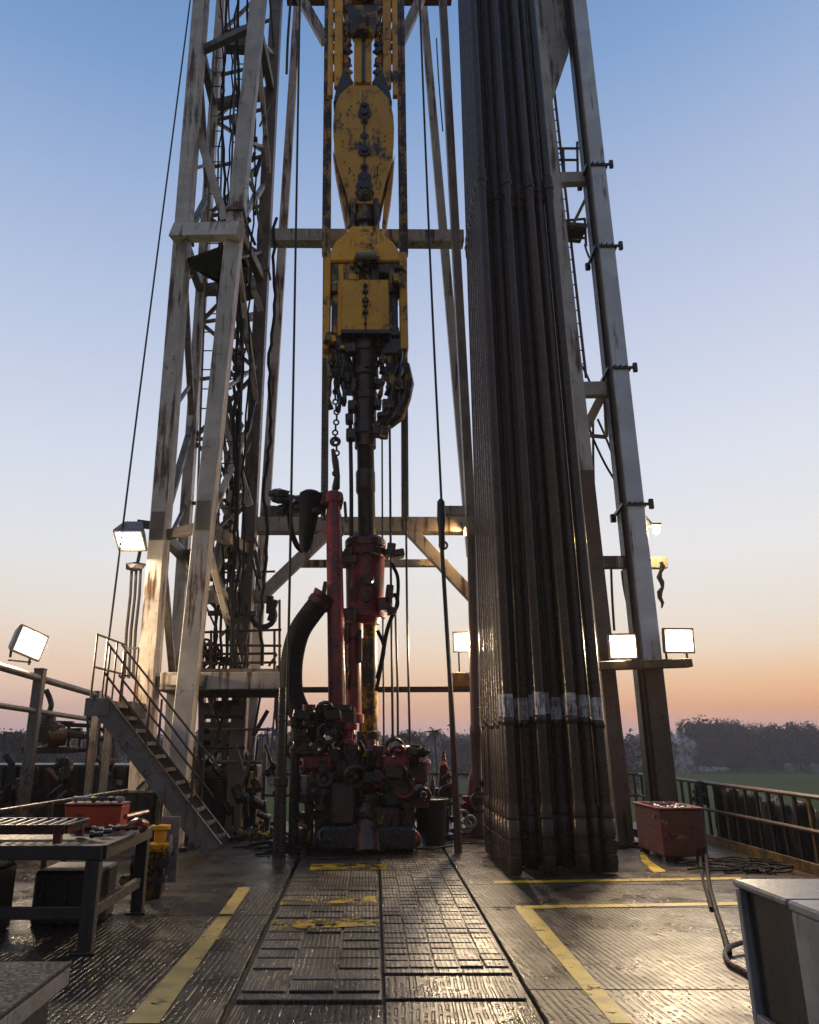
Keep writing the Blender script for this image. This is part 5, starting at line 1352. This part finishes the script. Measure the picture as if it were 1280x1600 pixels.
obj('base', MB().box(W(80, 1172, 12.2), (.7, .5, .1)), MAT['grease'], pu)
pr = thing('pipe_rail_run', 'tangle of thin pipe rails above the mud tank left of the stairs', 'pipework', W(120, 1160, 12.6))
for a, b_ in (((60, 1174), (150, 1171)), ((70, 1131), (150, 1134)), ((92, 1148), (136, 1152)), ((60, 1128), (115, 1130)), ((95, 1142), (128, 1140)), ((150, 1140), (190, 1138)), ((140, 1155), (185, 1155)), ((142, 1122), (178, 1122))):
    obj('pipe', MB().cyl(W(*a, 12.6), W(*b_, 12.5), .035, n=7), MAT['black'], pr, smooth=True)
for px, y0, y1 in ((138, 1118, 1190), (147, 1118, 1190), (155, 1120, 1190), (164, 1122, 1190), (171, 1124, 1190), (178, 1128, 1190), (108, 1130, 1175), (90, 1140, 1175), (125, 1150, 1175)):
    obj('upright', MB().beam(W(px, y0, 12.5), W(px, y1, 12.5), .045, .045), MAT['black' if px < 150 else 'bench'], pr)
obj('canopy', MB().box(W(112, 1146, 12.6), (.5, .3, .12), Matrix.Rotation(.15, 3, 'Y')), MAT['bench'], pr, bevel=.03)
for i, (px, py, w_, h_, m_, lab) in enumerate(((268, 1290, .5, .9, 'black', 'black crate standing in the shade under the staircase'), (205, 1296, .55, .75, 'black', 'black crate behind the yellow valve stand'), (20, 1262, .4, .4, 'bench', 'dark crate by the tank at the left edge'))):
    p = W(px, py, 11.6)
    cr = thing('crate', lab, 'crate', (p.x, 11.9, 0), 'dark crates along the left side')
    obj('crate_body', MB().box((p.x, 11.9, h_ / 2), (w_, .5, h_)), MAT[m_], cr, bevel=.02)
    for dx in (-.35, 0, .35): obj('slat', MB().box((p.x + dx * w_, 11.64, h_ / 2), (.05, .02, h_ - .04)), MAT['grease'], cr)
# small clutter on the deck around the tower feet
for k in range(16):
    px, py = q.uniform(345, 440), q.uniform(1286, 1318)
    g = G(px, py)
    tag(obj('pipe_fitting', MB().lathe(g + Vector((-.09, 0, .06)), g + Vector((.09, q.uniform(-.1, .1), .06)), ((0, .06), (.25, .06), (.3, .035), (.75, .035), (.8, .06), (1, .06)), 10), MAT[q.choice(('grease', 'black', 'yellow_dirty', 'steel'))], smooth=True), 'small greasy fitting lying on the deck by the tower feet', 'pipe fitting', 'fittings lying by the tower feet')
ls = thing('lamp_post', 'short pale post with lit yellowish top beyond the back rail', 'post', W(411, 1240, 15.6))
obj('pole', MB().beam(W(411, 1262, 15.6), W(413, 1176, 15.6), .10, .08), MAT['housing'], ls)
obj('arm', MB().beam(W(397, 1182, 15.6), W(413, 1180, 15.6), .06, .06).beam(W(414, 1168, 15.6), W(415, 1186, 15.6), .04, .04), MAT['yellow'], ls)
# ------------------------------------------------------------------ far country: woods, trees, smoke, haze
def leaf(mb, p, s, q):
    n_ = Vector((q.uniform(-1, 1), q.uniform(-1, 1), q.uniform(-1, 1))).normalized()
    u = n_.orthogonal().normalized(); v = n_.cross(u)
    a = q.uniform(0, 6.28); u, v = u * math.cos(a) + v * math.sin(a), v * math.cos(a) - u * math.sin(a)
    vs = [mb.bm.verts.new(p + u * s), mb.bm.verts.new(p + v * s * .6), mb.bm.verts.new(p - u * s), mb.bm.verts.new(p - v * s * .6)]
    mb.bm.faces.new(vs)
def crown(mb, base, h, r, n_, q, s):
    lobes = [(base + Vector((q.uniform(-.6, .6) * r, q.uniform(-.6, .6) * r, h * q.uniform(.12, .93))), r * q.uniform(.22, .5)) for _ in range(13)]
    for _ in range(n_):
        c_, lr_ = q.choice(lobes)
        d = Vector((q.gauss(0, 1), q.gauss(0, 1), q.gauss(0, .8))).normalized() * lr_ * q.random() ** .6
        p = c_ + d
        if p.z < base.z + .05 * h: p.z = base.z + q.uniform(.02, .4) * h
        leaf(mb, p, s * q.uniform(.6, 1.5), q)
def wood(label, specs, seed, s):
    q = random.Random(seed); mb = MB()
    for (x, y, h, r, n_) in specs:
        b_ = Vector((x, y, GZ)); crown(mb, b_, h, r, n_, q, s)
        mb.tube([b_, b_ + Vector((q.uniform(-.3, .3), 0, h * .5)), b_ + Vector((q.uniform(-.6, .6), 0, h * .85))], [.02 * h, .014 * h, .004 * h], 5)
    o = obj('wood', mb, MAT['leaf'], kind='stuff'); o['label'] = label; o['category'] = 'wood'
q = random.Random(55)
def topz(py, Y): return W(570, py, Y).z
specs = []
# near wood on the right, dense, rising to a dome right of the mast column
for k in range(150):
    px = q.uniform(1010, 1420); Y = q.uniform(245, 340) if k % 5 else q.uniform(225, 245)
    py = 1146
    if 1060 < px < 1215: py = 1128 + 10 * abs((px - 1130) / 80) ** 2
    elif px >= 1215: py = 1136
    x = W(px, 1150, Y).x; h = (topz(py + 4 * math.sin(px * .05) + q.uniform(-5, 15), Y) - GZ)
    specs.append((x, Y, h, h * q.uniform(.35, .6), 640))
wood('dense dusky wood beyond the field at the right', specs, 1, .46)
specs = []
for k in range(190):
    px = q.uniform(-260, 1100); Y = q.uniform(260, 520)
    x = W(px, 1150, Y).x; h = (topz(1147 + q.uniform(-3, 8), Y) - GZ)
    specs.append((x, Y, h, h * q.uniform(.5, .9), 230))
wood('far hazy line of trees along the horizon', specs, 2, .75)
specs = []
for k in range(60):
    px = q.uniform(-300, 240); Y = q.uniform(120, 200)
    x = W(px, 1150, Y).x; h = (topz(1146 + q.uniform(-2, 16), Y) - GZ)
    specs.append((x, Y, h, h * q.uniform(.4, .6), 300))
wood('dark scrubby wood beyond the rig at the left', specs, 3, .42)
specs = []
for k in range(80):
    px = q.uniform(230, 1020); Y = q.uniform(125, 210)
    x = W(px, 1150, Y).x; h = (topz(1153 + q.uniform(-2, 10), Y) - GZ)
    specs.append((x, Y, h, h * q.uniform(.4, .6), 300))
wood('blue grey wood behind the rotary table and the mast', specs, 4, .36)
def tree(px, py, Y, r, label, n_=700):
    p = W(px, 1190, Y); base = Vector((p.x, Y, GZ)); h = topz(py, Y) - GZ
    t = thing('tree', label, 'tree', base, 'single trees above the far wood')
    q = random.Random(int(px))
    obj('trunk', MB().tube([base, base + Vector((.2, 0, h * .45)), base + Vector((-.1, 0, h * .9))], [.028 * h, .018 * h, .005 * h], 7).tube([base + Vector((.2, 0, h * .45)), base + Vector((r * .6, 0, h * .8))], [.012 * h, .004 * h], 5).tube([base + Vector((.15, 0, h * .4)), base + Vector((-r * .6, 0, h * .78))], [.012 * h, .004 * h], 5), MAT['bark'], t)
    mb = MB()
    lobes = [(base + Vector((q.uniform(-.8, .8) * r, q.uniform(-.8, .8) * r, h * q.uniform(.55, .95))), r * q.uniform(.28, .45)) for _ in range(13)]
    for _ in range(n_ * 3):
        c_, l_ = q.choice(lobes); leaf(mb, c_ + Vector((q.gauss(0, 1), q.gauss(0, 1), q.gauss(0, .6))).normalized() * l_ * q.random() ** .7, .020 * h * q.uniform(.5, 1.3), q)
    obj('crown', mb, MAT['leaf'], t)
tree(642, 1143, 120, 2.6, 'rounded tree above the far wood right of the rotary table')
tree(1090, 1129, 250, 6.5, 'broad tree topping the right wood beside the mast column', 900)
tree(1140, 1127, 255, 7.5, 'tallest broad tree in the middle of the right wood', 900)
tree(1190, 1132, 250, 6.5, 'smaller broad tree on the right shoulder of the wood', 800)
tree(1268, 1130, 245, 7, 'broad tree cut by the right edge of the photo', 900)
tree(2, 1128, 100, 2.4, 'dark tree cut by the left edge of the photo')
tree(40, 1142, 100, 2.2, 'dark low tree just right of the left edge one')
# palm
pY = 110; p = W(681, 1190, pY); base = Vector((p.x, pY, GZ)); h = topz(1146, pY) - GZ
pt = thing('palm_tree', 'dark palm tree on the horizon right of the rotary table', 'palm tree', base)
obj('trunk', MB().tube([base, base + Vector((.1, 0, h * .5)), base + Vector((0, 0, h))], [.2, .14, .11], 7), MAT['bark'], pt)
q = random.Random(6); mb = MB()
for k in range(22):
    a = q.uniform(0, 6.28); el = q.uniform(-.3, 1.2); L_ = q.uniform(1.3, 2.1)
    pts = []
    for t in (0, .25, .5, .75, 1):
        pts.append(base + Vector((math.cos(a) * math.cos(el) * L_ * t, math.sin(a) * math.cos(el) * L_ * t, h + math.sin(el) * L_ * t - .9 * t * t)))
    mb.tube(pts, [.04, .03, .025, .02, .008], 4)
    for i in range(1, 5):
        for s_ in (-1, 1):
            for j in (0, .5):
                b_ = pts[i].lerp(pts[i - 1], j); side = Vector((-math.sin(a), math.cos(a), 0)) * s_
                e = b_ + side * .45 + Vector((0, 0, -.25)); w_ = (pts[i] - pts[i - 1]).normalized() * .07
                mb.face([b_ - w_, b_ + w_, e])
obj('fronds', mb, MAT['leaf'], pt)
# distant small drilling rig silhouette and shed
dr = thing('distant_derrick', 'tiny dark derrick silhouette on the horizon left of the hose', 'derrick', W(430, 1175, 90))
for a, b_ in (((422, 1195), (429, 1112)), ((436, 1195), (431, 1112)), ((430, 1112), (430, 1096)), ((424, 1170), (435, 1155)), ((434, 1170), (425, 1155)), ((427, 1150), (432, 1138)), ((432, 1150), (427, 1138)), ((418, 1142), (424, 1195)), ((418, 1142), (428, 1136))):
    obj('strut', MB().beam(W(*a, 90), W(*b_, 90), .22, .22), MAT['black'], dr)
shd = thing('far_shed', 'small dark open shed on the horizon beside the distant derrick', 'shed', W(412, 1160, 95))
obj('roof', MB().beam(W(405, 1149, 95), W(420, 1149, 95), .28, 1.5), MAT['black'], shd)
for px in (407, 411, 418): obj('post', MB().beam(W(px, 1149, 95), Vector((W(px, 1149, 95).x, 95, GZ)), .25, .25), MAT['black'], shd)
for i, (px, py, w_) in enumerate(((1236, 1203, 1.5), (1277, 1201, 1.9))):
    p = W(px, py, 222)
    hs = thing('far_hut', ('left of two tiny pale huts at the edge of the field', 'right of two tiny pale huts at the edge of the field')[i], 'hut', (p.x, 222, GZ), 'tiny pale huts at the field edge')
    obj('wall', MB().box((p.x, 223, GZ + 1.), (w_, 2, 2)), MAT['bin'], hs)
    obj('roof', MB().prism([(p.x - w_ * .6, 221.8, GZ + 2.0), (p.x + w_ * .6, 221.8, GZ + 2.0), (p.x, 221.8, GZ + 2.7)], (0, 2.4, 0)), MAT['housing'], hs)
# smoking bonfire on the field
sm_c = W(1068, 1207, 225)
mS = bpy.data.materials.new('thin_smoke'); mS.use_nodes = True; n = mS.node_tree; n.nodes.clear()
ou = n.nodes.new('ShaderNodeOutputMaterial'); pv = n.nodes.new('ShaderNodeVolumePrincipled')
pv.inputs['Color'].default_value = (.97, .97, .98, 1); pv.inputs['Anisotropy'].default_value = 0.0
pv.inputs['Emission Strength'].default_value = 0.0
tcs = n.nodes.new('ShaderNodeTexCoord')
gr_ = n.nodes.new('ShaderNodeTexGradient'); gr_.gradient_type = 'SPHERICAL'
n.links.new(_map(n, tcs.outputs['Object'], (1, 1, 1)), gr_.inputs[0])
nz_ = _rng(n, _noise(n, _map(n, tcs.outputs['Object'], (2.6, 2.6, 1.9)), 1.0, 6, .72), .50, .70)
d_ = _math(n, 'MULTIPLY', _math(n, 'MULTIPLY', gr_.outputs[0], nz_), 16.0)
n.links.new(d_, pv.inputs['Density']); n.links.new(pv.outputs[0], ou.inputs['Volume'])
for i, (dx, dz, sx, sz) in enumerate(((0.2, 1.2, 1.5, 1.9), (.2, 3.6, 2.4, 2.3), (4, .5, 3.4, .5))):
    o = obj('smoke', MB().blob((0, 0, 0), 1.0, 1, 3, 0.0), mS, kind='stuff')
    o.location = (sm_c.x + dx * 1.9, 225, sm_c.z + dz * 1.9); o.scale = (sx * 1.9, 4.5, sz * 1.9)
    o['label'] = ('pale bonfire smoke rising at the field edge', 'thin drift of smoke above the bonfire', 'low band of smoke lying over the field')[i]; o['category'] = 'smoke'

# haze
mH = bpy.data.materials.new('dusk_haze'); mH.use_nodes = True; n = mH.node_tree; n.nodes.clear()
ou = n.nodes.new('ShaderNodeOutputMaterial'); pv = n.nodes.new('ShaderNodeVolumePrincipled')
pv.inputs['Color'].default_value = (.86, .78, .80, 1); pv.inputs['Density'].default_value = HAZE
n.links.new(pv.outputs[0], ou.inputs['Volume'])
hzb = obj('haze', MB().box((0, 270, 8.0), (1300, 640, 34.4)), mH, kind='stuff')
